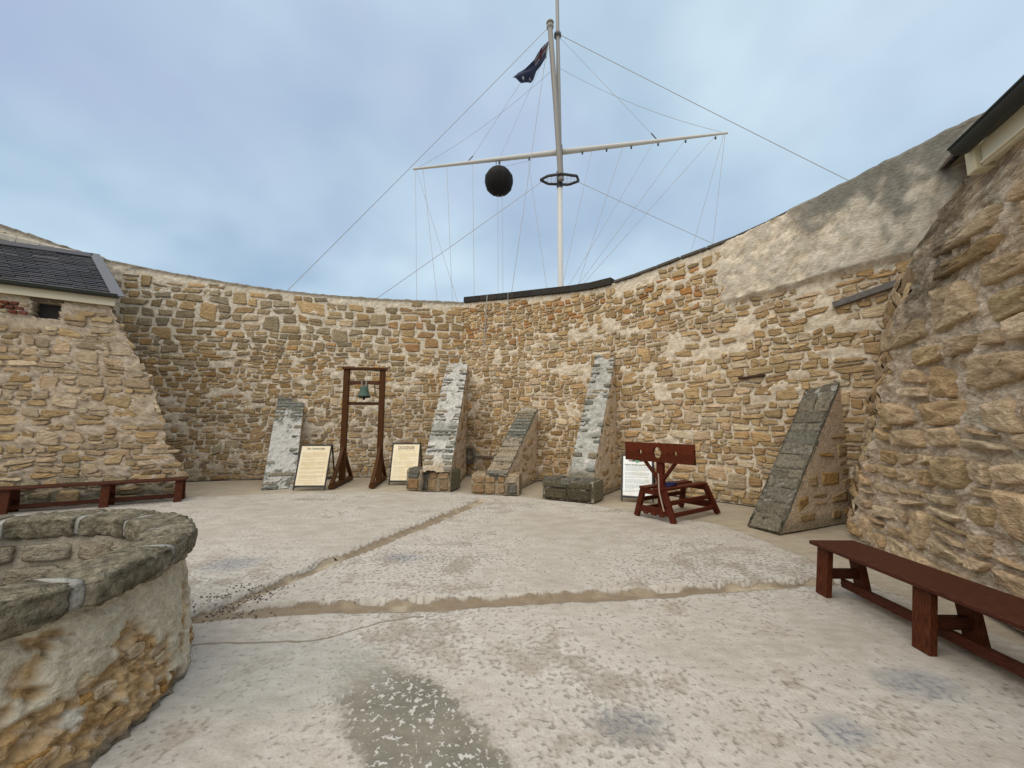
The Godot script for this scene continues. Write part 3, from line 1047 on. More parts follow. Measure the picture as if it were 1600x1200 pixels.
		for tr_ in tiers:
			for k in cuts.size() - 1:
				var sh := rng.randf_range(-0.05, 0.05) * pw
				var s0: float = cuts[k] * pw + 0.015 + (sh if k > 0 else 0.0)
				var s1: float = cuts[k + 1] * pw - 0.015
				var mb := MB.new()
				add_stone(mb, pf, [Vector2(s0, tr_[0]), Vector2(s1, tr_[0]), Vector2(s1, tr_[1]), Vector2(s0, tr_[1])], 7.0, 0.03, vary(cols[rng.randi() % cols.size()], 0.2), 12)
				part("stone", mb.mesh(M.stone if style != 4 else M.lichen), t)
		var tf := Surf.new().plane(pa + Vector3(0, plinth.y - 0.05, 0), px, pin, Vector3.UP, pw)
		for k in 3:
			var mb := MB.new()
			add_stone(mb, tf, [Vector2(pw * k / 3.0 - 0.005, -0.04), Vector2(pw * (k + 1) / 3.0 - 0.01, -0.04), Vector2(pw * (k + 1) / 3.0 - 0.01, dep), Vector2(pw * k / 3.0 - 0.005, dep)], 6.0, 0.06, vary(L(0.20, 0.19, 0.16) if style != 3 else (L(0.46, 0.36, 0.24) if k != 1 else L(0.17, 0.17, 0.155)), 0.15), 14, true)
			part("cap_stone", mb.mesh(M.lichen), t)


# ------------------------------------------------------------------ well
func well() -> void:
	var at := Vector3(-3.42, 0, -2.06)
	var t := thing("well", "round stone well with dark lichened coping in the left foreground", "well", at)
	var Ro := 1.40
	var Ri := 1.10
	var Hr := 0.885
	var rim_h := 0.165
	# body
	var mb := MB.new()
	var seg := 440
	var rows := 56
	for j in rows + 1:
		var h := (Hr - rim_h + 0.03) * j / rows
		for i in seg:
			var a := TAU * i / seg
			var p := Vector3(cos(a), 0, sin(a))
			var w := p * 1.4 + Vector3.UP * h
			var plaster := step(-0.05, 0.05, n1.get_noise_3dv(w * 2.0) * 0.5 + n2.get_noise_3dv(w) * 0.45 + n3.get_noise_3dv(w) * 0.22 + (h - 0.36) * 1.1)
			var r := lerpf(1.425, 1.315, h / 0.7) + n2.get_noise_3dv(w) * 0.035 + n3.get_noise_3dv(w) * lerpf(0.045, 0.009, plaster) + plaster * 0.016 + n4.get_noise_3dv(w) * lerpf(0.018, 0.004, plaster)
			var c := L(0.58, 0.42, 0.24).lerp(L(0.46, 0.29, 0.12), n2.get_noise_3dv(w * 1.3 + Vector3.ONE * 9.0) * 0.8 + 0.4)
			c = c.lerp(L(0.62, 0.52, 0.40), step(0.0, 0.4, n3.get_noise_3dv(w * 0.8)) * 0.7)
			c = c.lerp(L(0.22, 0.15, 0.08), step(0.1, 0.5, n3.get_noise_3dv(w * 1.3 + Vector3.ONE * 21.0)) * 0.5)
			c = c.lerp(L(0.66, 0.59, 0.455).lerp(L(0.56, 0.52, 0.42), n1.get_noise_3dv(w * 1.5) * 0.5 + 0.5), plaster)
			c = c.lerp(L(0.66, 0.63, 0.56), step(0.52, 0.62, n2.get_noise_3dv(w * 1.2 + Vector3.ONE * 3.0)))
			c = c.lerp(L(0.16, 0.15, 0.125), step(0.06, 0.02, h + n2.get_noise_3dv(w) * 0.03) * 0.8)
			mb.vert(p * r + Vector3.UP * h, c * (1.0 + n4.get_noise_3dv(w) * 0.3))
	for j in rows:
		for i in seg:
			var q := j * seg + i
			var q2 := j * seg + (i + 1) % seg
			mb.tri(q, q2 + seg, q2)
			mb.tri(q, q + seg, q2 + seg)
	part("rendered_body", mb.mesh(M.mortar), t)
	# rubble showing through low on the body
	for k in 90:
		var a := rng.randf_range(-1.2, 1.9)
		var h := rng.randf_range(0.06, 0.5)
		if n1.get_noise_3dv(Vector3(cos(a), 0, sin(a)) * 2.8 + Vector3.UP * h * 2.0) + (h - 0.33) > 0.12:
			continue
		var sz := rng.randf_range(0.03, 0.085)
		var r := lerpf(1.425, 1.315, h / 0.7)
		var pf := Surf.new().plane(Vector3(cos(a), 0, sin(a)) * r + Vector3.UP * h, Vector3(-sin(a), 0, cos(a)), Vector3.UP, Vector3(cos(a), 0, sin(a)), 1)
		var mb2 := MB.new()
		add_stone(mb2, pf, [Vector2(-sz, -sz * 0.55), Vector2(sz, -sz * 0.55), Vector2(sz, sz * 0.55), Vector2(-sz, sz * 0.55)], 3.2, 0.012, pick([L(0.42, 0.26, 0.10), L(0.46, 0.32, 0.17), L(0.36, 0.22, 0.09), pale], 0.15), 12, true)
		part("stone", mb2.mesh(M.stone_near), t)
	# lining
	mb = MB.new()
	for j in 16:
		for i in 120:
			var a := TAU * i / 120
			var p := Vector3(cos(a), 0, sin(a))
			var h := 0.75 * j / 15.0 - 0.02
			var w := p * 1.1 + Vector3.UP * h
			mb.vert(p * (1.15 + n2.get_noise_3dv(w) * 0.03 + n3.get_noise_3dv(w) * 0.015) + Vector3.UP * h, L(0.52, 0.47, 0.38).lerp(L(0.36, 0.32, 0.255), n2.get_noise_3dv(w * 1.5) * 0.5 + 0.5))
	for j in 15:
		for i in 120:
			var q := j * 120 + i
			var q2 := j * 120 + (i + 1) % 120
			mb.tri(q, q2, q2 + 120)
			mb.tri(q, q2 + 120, q + 120)
	part("lining", mb.mesh(M.mortar), t)
	for row in 4:
		var a := 0.0
		while a < TAU - 0.1:
			var w := rng.randf_range(0.16, 0.34)
			var am := a + w * 0.5
			var pf := Surf.new().plane(Vector3(cos(am), 0, sin(am)) * 1.145 + Vector3.UP * (0.02 + row * 0.17), Vector3(sin(am), 0, -cos(am)), Vector3.UP, -Vector3(cos(am), 0, sin(am)), 1)
			var hw := w * 0.5 * 1.15 - 0.015
			var mb3 := MB.new()
			add_stone(mb3, pf, [Vector2(-hw, 0.015), Vector2(hw, 0.01), Vector2(hw, 0.15), Vector2(-hw, 0.155)], 5.0, 0.035, pick([L(0.33, 0.295, 0.235), L(0.28, 0.255, 0.205), L(0.38, 0.34, 0.27)], 0.1), 12)
			part("lining_stone", mb3.mesh(M.stone), t)
			a += w
	# coping stones with pale joints
	var joints := [-2.85, -2.42, -2.05, -1.62, -1.2, -0.75, -0.31, 0.11, 0.55, 1.0, 1.4, 1.85, 2.3, 2.7, 3.05]
	for k in joints.size():
		var a0: float = joints[k] + 0.018
		var a1: float = (joints[k + 1] if k + 1 < joints.size() else joints[0] + TAU) - 0.018
		part("coping_stone", rim_piece(a0, a1, Ro, Ri, Hr, rim_h, false).mesh(M.lichen), t)
		part("mortar_joint", rim_piece(joints[k] - 0.022, joints[k] + 0.022, Ro - 0.012, Ri + 0.012, Hr - 0.012, rim_h - 0.02, true).mesh(M.mortar), t)


func rim_piece(a0: float, a1: float, Ro: float, Ri: float, Hr: float, th: float, joint: bool) -> MB:
	var mb := MB.new()
	var nseg := maxi(3, int((a1 - a0) * 40.0))
	# profile round the section, as (radius, height)
	var prof := []
	var rr := 0.06
	var mid := (Ro + Ri) * 0.5
	var hw := (Ro - Ri) * 0.5
	for k in 36:
		var a := TAU * k / 36.0
		var e := 0.42
		prof.append(Vector2(mid + signf(cos(a)) * pow(absf(cos(a)), e) * hw, Hr - th * 0.5 + signf(sin(a)) * pow(absf(sin(a)), e) * th * 0.5))
	var n := prof.size()
	for i in nseg + 1:
		var a := lerpf(a0, a1, i / float(nseg))
		var p := Vector3(cos(a), 0, sin(a))
		for k in n:
			var q: Vector2 = prof[k]
			var w := p * q.x + Vector3.UP * q.y
			var bump := n2.get_noise_3dv(w) * 0.022 + n3.get_noise_3dv(w * Vector3(1, 1.8, 1)) * 0.02 + n4.get_noise_3dv(w) * 0.01
			if joint:
				bump = n3.get_noise_3dv(w) * 0.008
			elif i == 0 or i == nseg:
				bump -= 0.012
			var dirc := Vector2(q.x - mid, (q.y - Hr + th * 0.5) * 2.0).normalized()
			var c := L(0.24, 0.21, 0.152).lerp(L(0.40, 0.36, 0.275), n2.get_noise_3dv(w * 1.2) * 0.7 + 0.4)
			c = c.lerp(L(0.07, 0.066, 0.05), step(0.1, 0.5, n3.get_noise_3dv(w * 0.8 + Vector3.ONE * 4.0)) * 0.7)
			c = c.lerp(L(0.46, 0.45, 0.4), step(0.42, 0.6, n3.get_noise_3dv(w * 1.4 + Vector3.ONE * 14.0)))
			if joint:
				c = L(0.34, 0.335, 0.305) * (1.0 + n3.get_noise_3dv(w) * 0.5)
			mb.vert(p * (q.x + dirc.x * bump) + Vector3.UP * (q.y + dirc.y * bump), c)
	for i in nseg:
		for k in n:
			var x := i * n + k
			var y := i * n + (k + 1) % n
			mb.tri(x, y, y + n)
			mb.tri(x, y + n, x + n)
	for e in 2:
		var b := e * nseg * n
		var am := lerpf(a0, a1, e)
		var m := mb.vert(Vector3(cos(am) * mid, Hr - th * 0.5, sin(am) * mid), L(0.2, 0.19, 0.15))
		for k in n:
			if e == 0:
				mb.tri(m, b + (k + 1) % n, b + k)
			else:
				mb.tri(m, b + k, b + (k + 1) % n)
	return mb


# ------------------------------------------------------------------ floor
var edge_x := PackedFloat32Array([-20, -9.5, -7.36, -6.4, -5.4, -2.7, -1.0, 0.5, 1.8, 2.5, 3.2, 3.45, 3.56, 3.62, 3.75, 3.9, 4.6])
var edge_z := PackedFloat32Array([-5, -8.3, -9.0, -9.28, -9.6, -9.75, -9.6, -8.9, -8.0, -7.3, -6.75, -6.3, -5.6, -5.0, -3.0, 0, 3])
var gx := PackedFloat32Array([-2.9, -2.56, -1.9, -0.8, 0.1, 0.9, 2.2, 3.1, 3.4, 5.0])
var gz := PackedFloat32Array([-3.46, -3.5, -3.63, -3.67, -3.78, -3.88, -4.05, -4.18, -4.2, -4.3])
var edge_tab := PackedFloat32Array()
var g_tab := PackedFloat32Array()


func lookup(xs: PackedFloat32Array, zs: PackedFloat32Array, x: float) -> float:
	for k in xs.size() - 1:
		if x <= xs[k + 1]:
			return lerpf(zs[k], zs[k + 1], clampf((x - xs[k]) / (xs[k + 1] - xs[k]), 0, 1))
	return zs[zs.size() - 1]


func floor_tables() -> void:
	for k in 900:
		var x := -15.0 + k * 0.03
		edge_tab.append(lookup(edge_x, edge_z, x))
		g_tab.append(lookup(gx, gz, x))


# how deep inside a groove: 0 outside, 1 on its bed
func groove(x: float, z: float, wob: float) -> float:
	var g := 0.0
	if z > -4.7 and z < -3.1 and x > -2.75 and x < 3.4:
		var c := g_tab[clampi(int((x + 15.0) / 0.03), 0, 899)]
		var half := lerpf(0.14, 0.085, clampf((x + 2.6) / 5.8, 0, 1)) + wob * 0.05
		g = smoothstep(half + 0.012, half - 0.012, absf(z - c))
	if z < -3.55 and z > -8.75:
		var c := -2.55 + (z + 3.75) * (-1.93 / 4.95)
		var half := lerpf(0.10, 0.16, clampf((-z - 4.0) / 3.0, 0, 1)) + wob * 0.04
		g = maxf(g, smoothstep(half + 0.012, half - 0.012, absf(x - c)))
	return g


func floor_colour(x: float, z: float, lo: float, mid: float, fi: float, fi2: float) -> Array:
	# returns [colour, relief 0..1]
	var e := z - edge_tab[clampi(int((x + 15.0) / 0.03), 0, 899)] + mid * 0.14
	var relief := 0.62 + fi2 * 0.10
	var c: Color
	var rough_floor := smoothstep(-0.05, 0.10, e)
	if rough_floor < 0.999:
		c = Color(0.40, 0.345, 0.262)
		c = c.lerp(Color(0.46, 0.42, 0.34), clampf(lo * 0.9 + 0.4, 0, 1))
		c = c * (1.0 + fi2 * 0.10 + mid * 0.10)
		c = c.lerp(Color(0.31, 0.26, 0.19), smoothstep(0.2, 0.6, mid) * 0.4)
		relief = 0.52 + fi2 * 0.06
	if rough_floor > 0.001:
		var r := Color(0.465, 0.43, 0.375).lerp(Color(0.60, 0.575, 0.53), clampf(lo * 1.2 + 0.5 + mid * 0.6, 0, 1))
		r = r.lerp(Color(0.38, 0.315, 0.24), smoothstep(0.12, 0.55, mid + lo * 0.5) * 0.45)
		# pale skin worn through to greyer cement
		var wear := smoothstep(0.02, 0.26, fi * 0.62 + mid * 0.42 + lo * 0.55 - 0.03)
		r = r.lerp(Color(0.37, 0.34, 0.295).lerp(Color(0.36, 0.30, 0.235), clampf(mid, 0, 1)), wear * 0.62)
		# flaked pits, thick in some places and rare in others
		var th := 0.2 - lo * 0.36 - mid * 0.12 + smoothstep(-5.0, -2.5, z) * 0.04
		var pit := smoothstep(th, th + lerpf(0.10, 0.24, smoothstep(-6.0, -3.0, z)), fi)
		r = r * (1.0 + fi * 0.12 + fi2 * 0.08)
		r = r * (1.0 - smoothstep(-0.1, 0.5, fi) * 0.12)
		r = r.lerp(Color(0.26, 0.24, 0.21), pit * lerpf(0.7, 0.38, smoothstep(-6.0, -3.0, z)))
		var rel := 0.66 + fi2 * 0.12 - pit * 0.22
		# worn olive-grey cement with flecks of the pale skin left on it
		var dx := x + 0.62 - (z + 2.35) * 0.75
		var dz := z + 2.15
		var worn := smoothstep(1.15, 0.8, sqrt(dx * dx / 0.145 + dz * dz / 0.46) + mid * 0.3 + fi * 0.35)
		if worn > 0.0:
			var fleck := smoothstep(0.17, 0.24, fi * 0.8 + fi2 * 0.34 - mid * 0.12)
			r = r.lerp(Color(0.20, 0.193, 0.158).lerp(Color(0.29, 0.262, 0.215), clampf(mid + 0.5 + fi2 * 0.4, 0, 1)).lerp(Color(0.6, 0.585, 0.55), fleck), worn)
			rel = lerpf(rel, 0.42 + fleck * 0.2, worn)
		# smoother cement patch beside it
		var ex := x + 1.55
		var ez := z + 2.75
		var cem := smoothstep(1.15, 0.8, sqrt(ex * ex / 0.55 + ez * ez / 0.16) + mid * 0.4)
		r = r.lerp(Color(0.42, 0.42, 0.385) * (1.0 + fi2 * 0.1), cem * 0.55)
		# bluish stains
		for s in [Vector3(-3.3, -4.72, 0.45), Vector3(1.75, -2.2, 0.2), Vector3(0.62, -2.25, 0.25), Vector3(2.55, -2.6, 0.3), Vector3(-1.35, -4.9, 0.3)]:
			var q: float = (Vector2(x - s.x, (z - s.y) * 1.5).length() + mid * 0.13) / s.z
			if q < 1.0:
				r = r.lerp(Color(0.20, 0.22, 0.26), (1.0 - q * q) * clampf(0.75 + fi * 0.9, 0.0, 1.0) * 0.75)
		# hairline crack
		if x > -2.5 and x < -0.75:
			var cz := -3.02 + sin((x + 2.4) * 1.6) * -0.05 - smoothstep(-1.6, -0.8, x) * 0.4 + mid * 0.05
			var cr := smoothstep(0.016, 0.004, absf(z - cz))
			r = r.lerp(Color(0.25, 0.2, 0.14), cr * 0.8)
			rel -= cr * 0.4
		c = r if rough_floor > 0.999 else c.lerp(r, rough_floor)
		relief = lerpf(relief, rel, rough_floor)
	var g := groove(x, z, mid * 0.8 + fi * 0.12)
	if g > 0.0:
		var bed := Color(0.275, 0.222, 0.16).lerp(Color(0.47, 0.41, 0.31), smoothstep(0.05, 0.5, lo * 0.6 + mid * 0.9) * 0.9)
		bed = bed.lerp(Color(0.13, 0.105, 0.08), smoothstep(0.35, 0.6, g) * smoothstep(0.95, 0.6, g) * 0.6)
		c = c.lerp(bed * (1.0 + fi2 * 0.15), g)
		relief = lerpf(relief, 0.4 + fi2 * 0.1, g)
	return [c, relief]


func floor_textures(x0: float, z0: float, mpp: float, w: int, h: int) -> Array:
	var im := []
	for q in [[n1.seed, 0.55, 3], [202, 2.6, 3], [303, 26.0, 4], [404, 60.0, 2]]:
		var n := noise(q[0] as int, q[1] * mpp, q[2] as int, FastNoiseLite.TYPE_PERLIN)
		n.domain_warp_enabled = q[1] > 10.0
		n.domain_warp_amplitude = 0.03 / mpp
		n.domain_warp_frequency = 9.0 * mpp
		n.offset = Vector3(x0 / mpp, z0 / mpp, 0)
		im.append(n.get_image(w, h, false, false, false).get_data())
	var a: PackedByteArray = im[0]
	var b: PackedByteArray = im[1]
	var c: PackedByteArray = im[2]
	var d: PackedByteArray = im[3]
	var out := PackedByteArray()
	out.resize(w * h * 3)
	var rel := PackedByteArray()
	rel.resize(w * h)
	var tone := PackedByteArray()
	for k in 1025:
		tone.append(int(round(255.0 * Color(k / 1024.0, 0, 0).linear_to_srgb().r)))
	var k := 0
	for j in h:
		var z := z0 + j * mpp
		for i in w:
			var r: Array = floor_colour(x0 + i * mpp, z, a[k] / 127.5 - 1.0, b[k] / 127.5 - 1.0, c[k] / 127.5 - 1.0, d[k] / 127.5 - 1.0)
			var col: Color = r[0]
			out[k * 3] = tone[clampi(int(col.r * 1024.0), 0, 1024)]
			out[k * 3 + 1] = tone[clampi(int(col.g * 1024.0), 0, 1024)]
			out[k * 3 + 2] = tone[clampi(int(col.b * 1024.0), 0, 1024)]
			rel[k] = clampi(int(r[1] * 255.0), 0, 255)
			k += 1
	return [ImageTexture.create_from_image(Image.create_from_data(w, h, false, Image.FORMAT_RGB8, out)), ImageTexture.create_from_image(Image.create_from_data(w, h, false, Image.FORMAT_L8, rel))]


func floor_height(x: float, z: float) -> float:
	var mid := n2.get_noise_2d(x * 0.6, z * 0.6)
	var e := z - edge_tab[clampi(int((x + 15.0) / 0.03), 0, 899)] + mid * 0.14
	var y := smoothstep(-0.04, 0.05, e) * 0.022 - 0.022
	y += n1.get_noise_2d(x * 0.8, z * 0.8) * 0.012 + n3.get_noise_2d(x * 0.7, z * 0.7) * 0.003
	return y - groove(x, z, mid * 0.8) * 0.055


func floor_piece(called: String, x0: float, x1: float, z0: float, z1: float, step_: float, tex: Array, tx: float, tz: float, mpp: float, tw: int, thh: int, bump: float) -> void:
	var mb := MB.new()
	mb.with_uv = true
	var nx := int((x1 - x0) / step_)
	var nz := int((z1 - z0) / step_)
	for j in nz + 1:
		for i in nx + 1:
			var x := x0 + (x1 - x0) * i / nx
			var z := z0 + (z1 - z0) * j / nz
			mb.vert(Vector3(x, floor_height(x, z), z))
			mb.uv.append(Vector2((x - tx) / (mpp * tw), (z - tz) / (mpp * thh)))
	var w := nx + 1
	for j in nz:
		for i in nx:
			var q := j * w + i
			mb.tri(q, q + w, q + w + 1)
			mb.tri(q, q + w + 1, q + 1)
	var m := StandardMaterial3D.new()
	m.resource_name = called
	m.albedo_texture = tex[0]
	m.heightmap_enabled = true
	m.heightmap_texture = tex[1]
	m.heightmap_scale = bump
	m.roughness = 0.93
	m.metallic_specular = 0.3
	m.detail_enabled = true
	m.detail_blend_mode = BaseMaterial3D.BLEND_MODE_MUL
	m.detail_albedo = M.speckle
	m.detail_uv_layer = BaseMaterial3D.DETAIL_UV_1
	var o := part(called, mb.mesh(m))
	o.set_meta("kind", "structure")


func build_floor() -> void:
	floor_tables()
	var k := 2 if QUICK else 1
	var near := floor_textures(-3.7, -5.0, 0.004 * k, 2048 / k, 1024 / k)
	var far := floor_textures(-14.0, -13.6, 0.011 * k, 2048 / k, 1024 / k)
	floor_piece("courtyard_floor", -3.6, 4.45, -4.96, -0.95, 0.022, near, -3.7, -5.0, 0.004, 2048, 1024, 2.2)
	for p in [["courtyard_floor", -13.9, 8.4, -13.5, -4.96, 0.05], ["courtyard_floor", -13.9, -3.6, -4.96, -2.4, 0.06]]:
		floor_piece(p[0], p[1], p[2], p[3], p[4], p[5], far, -14.0, -13.6, 0.011, 2048, 1024, 3.0)
	floor_piece("courtyard_floor", 4.45, 8.4, -4.96, -2.4, 0.08, far, -14.0, -13.6, 0.011, 2048, 1024, 3.0)
	var g := PlaneMesh.new()
	g.size = Vector2(1200, 1200)
	var gm := StandardMaterial3D.new()
	gm.albedo_color = Color(0.42, 0.37, 0.29).linear_to_srgb()
	gm.roughness = 0.95
	g.material = gm
	var o := part("ground", g, self, Vector3(0, -0.11, 0))
	o.set_meta("kind", "structure")


# ------------------------------------------------------------------ furniture
var mahogany := L(0.115, 0.036, 0.022)


func bench(label: String, a: Vector3, b: Vector3, front: Vector3, stands: Array, deep := 0.44) -> void:
	# a to b: the bench's middle line on the ground
	var axis := (b - a).normalized()
	var mid := (a + b) * 0.5
	var turn := atan2(-axis.z, axis.x)
	var t := thing("bench", label, "bench", mid, turn, "long dark red benches against the cell blocks")
	var inv := Basis(Vector3.UP, -turn)
	var half := a.distance_to(b) * 0.5
	var fz := signf((inv * front).z)
	var mb := MB.new()
	mb.box(Vector3(0, 0.462, 0), Basis.IDENTITY, Vector3(half * 2.0, 0.036, deep), 0.008, mahogany)
	part("seat", mb.mesh(M.wood), t)
	for s in stands:
		var x: float = s - half
		for z in [1.0, -1.0]:
			mb = MB.new()
			mb.bar(Vector3(x, 0.0, z * (deep * 0.5 - 0.03)), Vector3(x, 0.445, z * (deep * 0.5 - 0.085)), 0.13, 0.06, Vector3.RIGHT, 0.006, vary(L(0.15, 0.044, 0.02), 0.1))
			part("leg", mb.mesh(M.wood_up), t)
		mb = MB.new()
		mb.box(Vector3(x, 0.2, 0), Basis.IDENTITY, Vector3(0.05, 0.085, deep - 0.06), 0.005, mahogany)
		part("cross_rail", mb.mesh(M.wood), t)
	mb = MB.new()
	mb.box(Vector3((stands[0] + stands[-1]) * 0.5 - half, 0.115, 0), Basis.IDENTITY, Vector3(stands[-1] - stands[0], 0.075, 0.045), 0.005, mahogany)
	part("stretcher", mb.mesh(M.wood), t)


func bell_frame() -> void:
	var at := Vector3(-4.28, 0, -11.08)
	var turn := 0.14
	var t := thing("bell_stand", "tall brown timber bell frame standing between two notice boards", "frame", at, turn)
	var c := L(0.135, 0.055, 0.019)
	var lo := 0.5
	for s in [-1.0, 1.0]:
		var x: float = s * lo
		var mb := MB.new()
		mb.box(Vector3(x, 1.64, 0), Basis.IDENTITY, Vector3(0.15, 3.2, 0.15), 0.008, c)
		part("post", mb.mesh(M.wood_up), t)
		mb = MB.new()
		mb.box(Vector3(x, 0.05, 0.0), Basis.IDENTITY, Vector3(0.14, 0.1, 1.9), 0.01, c)
		part("foot", mb.mesh(M.wood), t)
		for z in [-1.0, 1.0]:
			mb = MB.new()
			# a brace that bows a little
			var pts := []
			for k in 7:
				var u := k / 6.0
				pts.append(Vector3(x, lerpf(0.1, 0.98, u), z * (0.86 * pow(1.0 - u, 1.25) + 0.07)))
			for k in 6:
				mb.bar(pts[k], pts[k + 1] + (pts[k + 1] - pts[k]) * 0.1, 0.09, 0.09, Vector3.RIGHT, 0.006, c)
			part("brace", mb.mesh(M.wood_up), t)
	var mb := MB.new()
	mb.box(Vector3(0, 3.26, 0), Basis.IDENTITY, Vector3(1.22, 0.065, 0.26), 0.008, c)
	part("top_plank", mb.mesh(M.wood), t)
	mb = MB.new()
	mb.box(Vector3(0, 2.25, 0), Basis.IDENTITY, Vector3(0.86, 0.085, 0.07), 0.006, L(0.11, 0.045, 0.02))
	part("lower_rail", mb.mesh(M.wood), t)
	# the bell swings from a headstock
	var b := thing("bell", "small green weathered bronze bell hanging in the timber frame", "bell", at, turn)
	mb = MB.new()
	mb.box(Vector3(0, 2.86, 0), Basis.IDENTITY, Vector3(0.84, 0.1, 0.1), 0.01, L(0.16, 0.07, 0.035))
	part("headstock", mb.mesh(M.wood), b)
	mb = MB.new()
	mb.lathe([Vector2(0.172, 2.435), Vector2(0.178, 2.45), Vector2(0.170, 2.48), Vector2(0.148, 2.52), Vector2(0.128, 2.58), Vector2(0.115, 2.65), Vector2(0.105, 2.71), Vector2(0.09, 2.745), Vector2(0.05, 2.76), Vector2(0.0, 2.762)], Vector3.ZERO, 28, L(0.10, 0.17, 0.145))
	mb.lathe([Vector2(0.0, 2.73), Vector2(0.09, 2.71), Vector2(0.12, 2.56), Vector2(0.165, 2.44), Vector2(0.172, 2.435)], Vector3.ZERO, 28, L(0.05, 0.06, 0.05))
	part("bell_body", mb.mesh(M.bronze), b)
	mb = MB.new()
	mb.lathe([Vector2(0.174, 2.425), Vector2(0.183, 2.44), Vector2(0.178, 2.462)], Vector3.ZERO, 28, L(0.02, 0.022, 0.02))
	part("lip", mb.mesh(M.bronze), b)
	mb = MB.new()
	mb.tube([Vector3(0, 2.72, 0), Vector3(0, 2.42, 0)], 0.012, 0.014, 8, L(0.03, 0.03, 0.03))
	mb.lathe([Vector2(0.0, 2.35), Vector2(0.03, 2.365), Vector2(0.038, 2.395), Vector2(0.02, 2.43), Vector2(0, 2.44)], Vector3.ZERO, 12, L(0.03, 0.03, 0.03))
	part("clapper", mb.mesh(M.iron), b)
	for s in [-1.0, 1.0]:
		mb = MB.new()
		mb.bar(Vector3(s * 0.05, 2.74, 0), Vector3(s * 0.07, 2.92, 0.0), 0.035, 0.13, Vector3.RIGHT, 0.005, L(0.25, 0.24, 0.23))
		part("strap", mb.mesh(M.any), b)
	mb = MB.new()
	mb.bar(Vector3(0.3, 2.82, 0.06), Vector3(0.32, 2.46, 0.06), 0.025, 0.025, Vector3.RIGHT, 0.004, L(0.02, 0.018, 0.016))
	part("ringing_lever", mb.mesh(M.any), b)


func print_image(paper: Color, ink: Color, w: int, h: int, title_rows: int, seed_: int) -> Image:
	var r := RandomNumberGenerator.new()
	r.seed = seed_
	var im := Image.create(w, h, false, Image.FORMAT_RGB8)
	im.fill(paper)
	for k in 60:
		var q := Rect2i(r.randi() % w, r.randi() % h, 20 + r.randi() % 60, 10 + r.randi() % 40)
		im.fill_rect(q, paper.lerp(Color(paper.r * 0.97, paper.g * 0.95, paper.b * 0.9), r.randf()))
	var y := title_rows
	while y < h - 22:
		var lines := 2 + r.randi() % 5
		for l in lines:
			var x := 20
			var end := w - 22 if l < lines - 1 else int(w * r.randf_range(0.35, 0.8))
			while x < end and y < h - 18:
				var ww := 6 + r.randi() % 16
				im.fill_rect(Rect2i(x, y, mini(ww, end - x), 3), ink)
				x += ww + 4
			y += 8
		y += 8
	return im


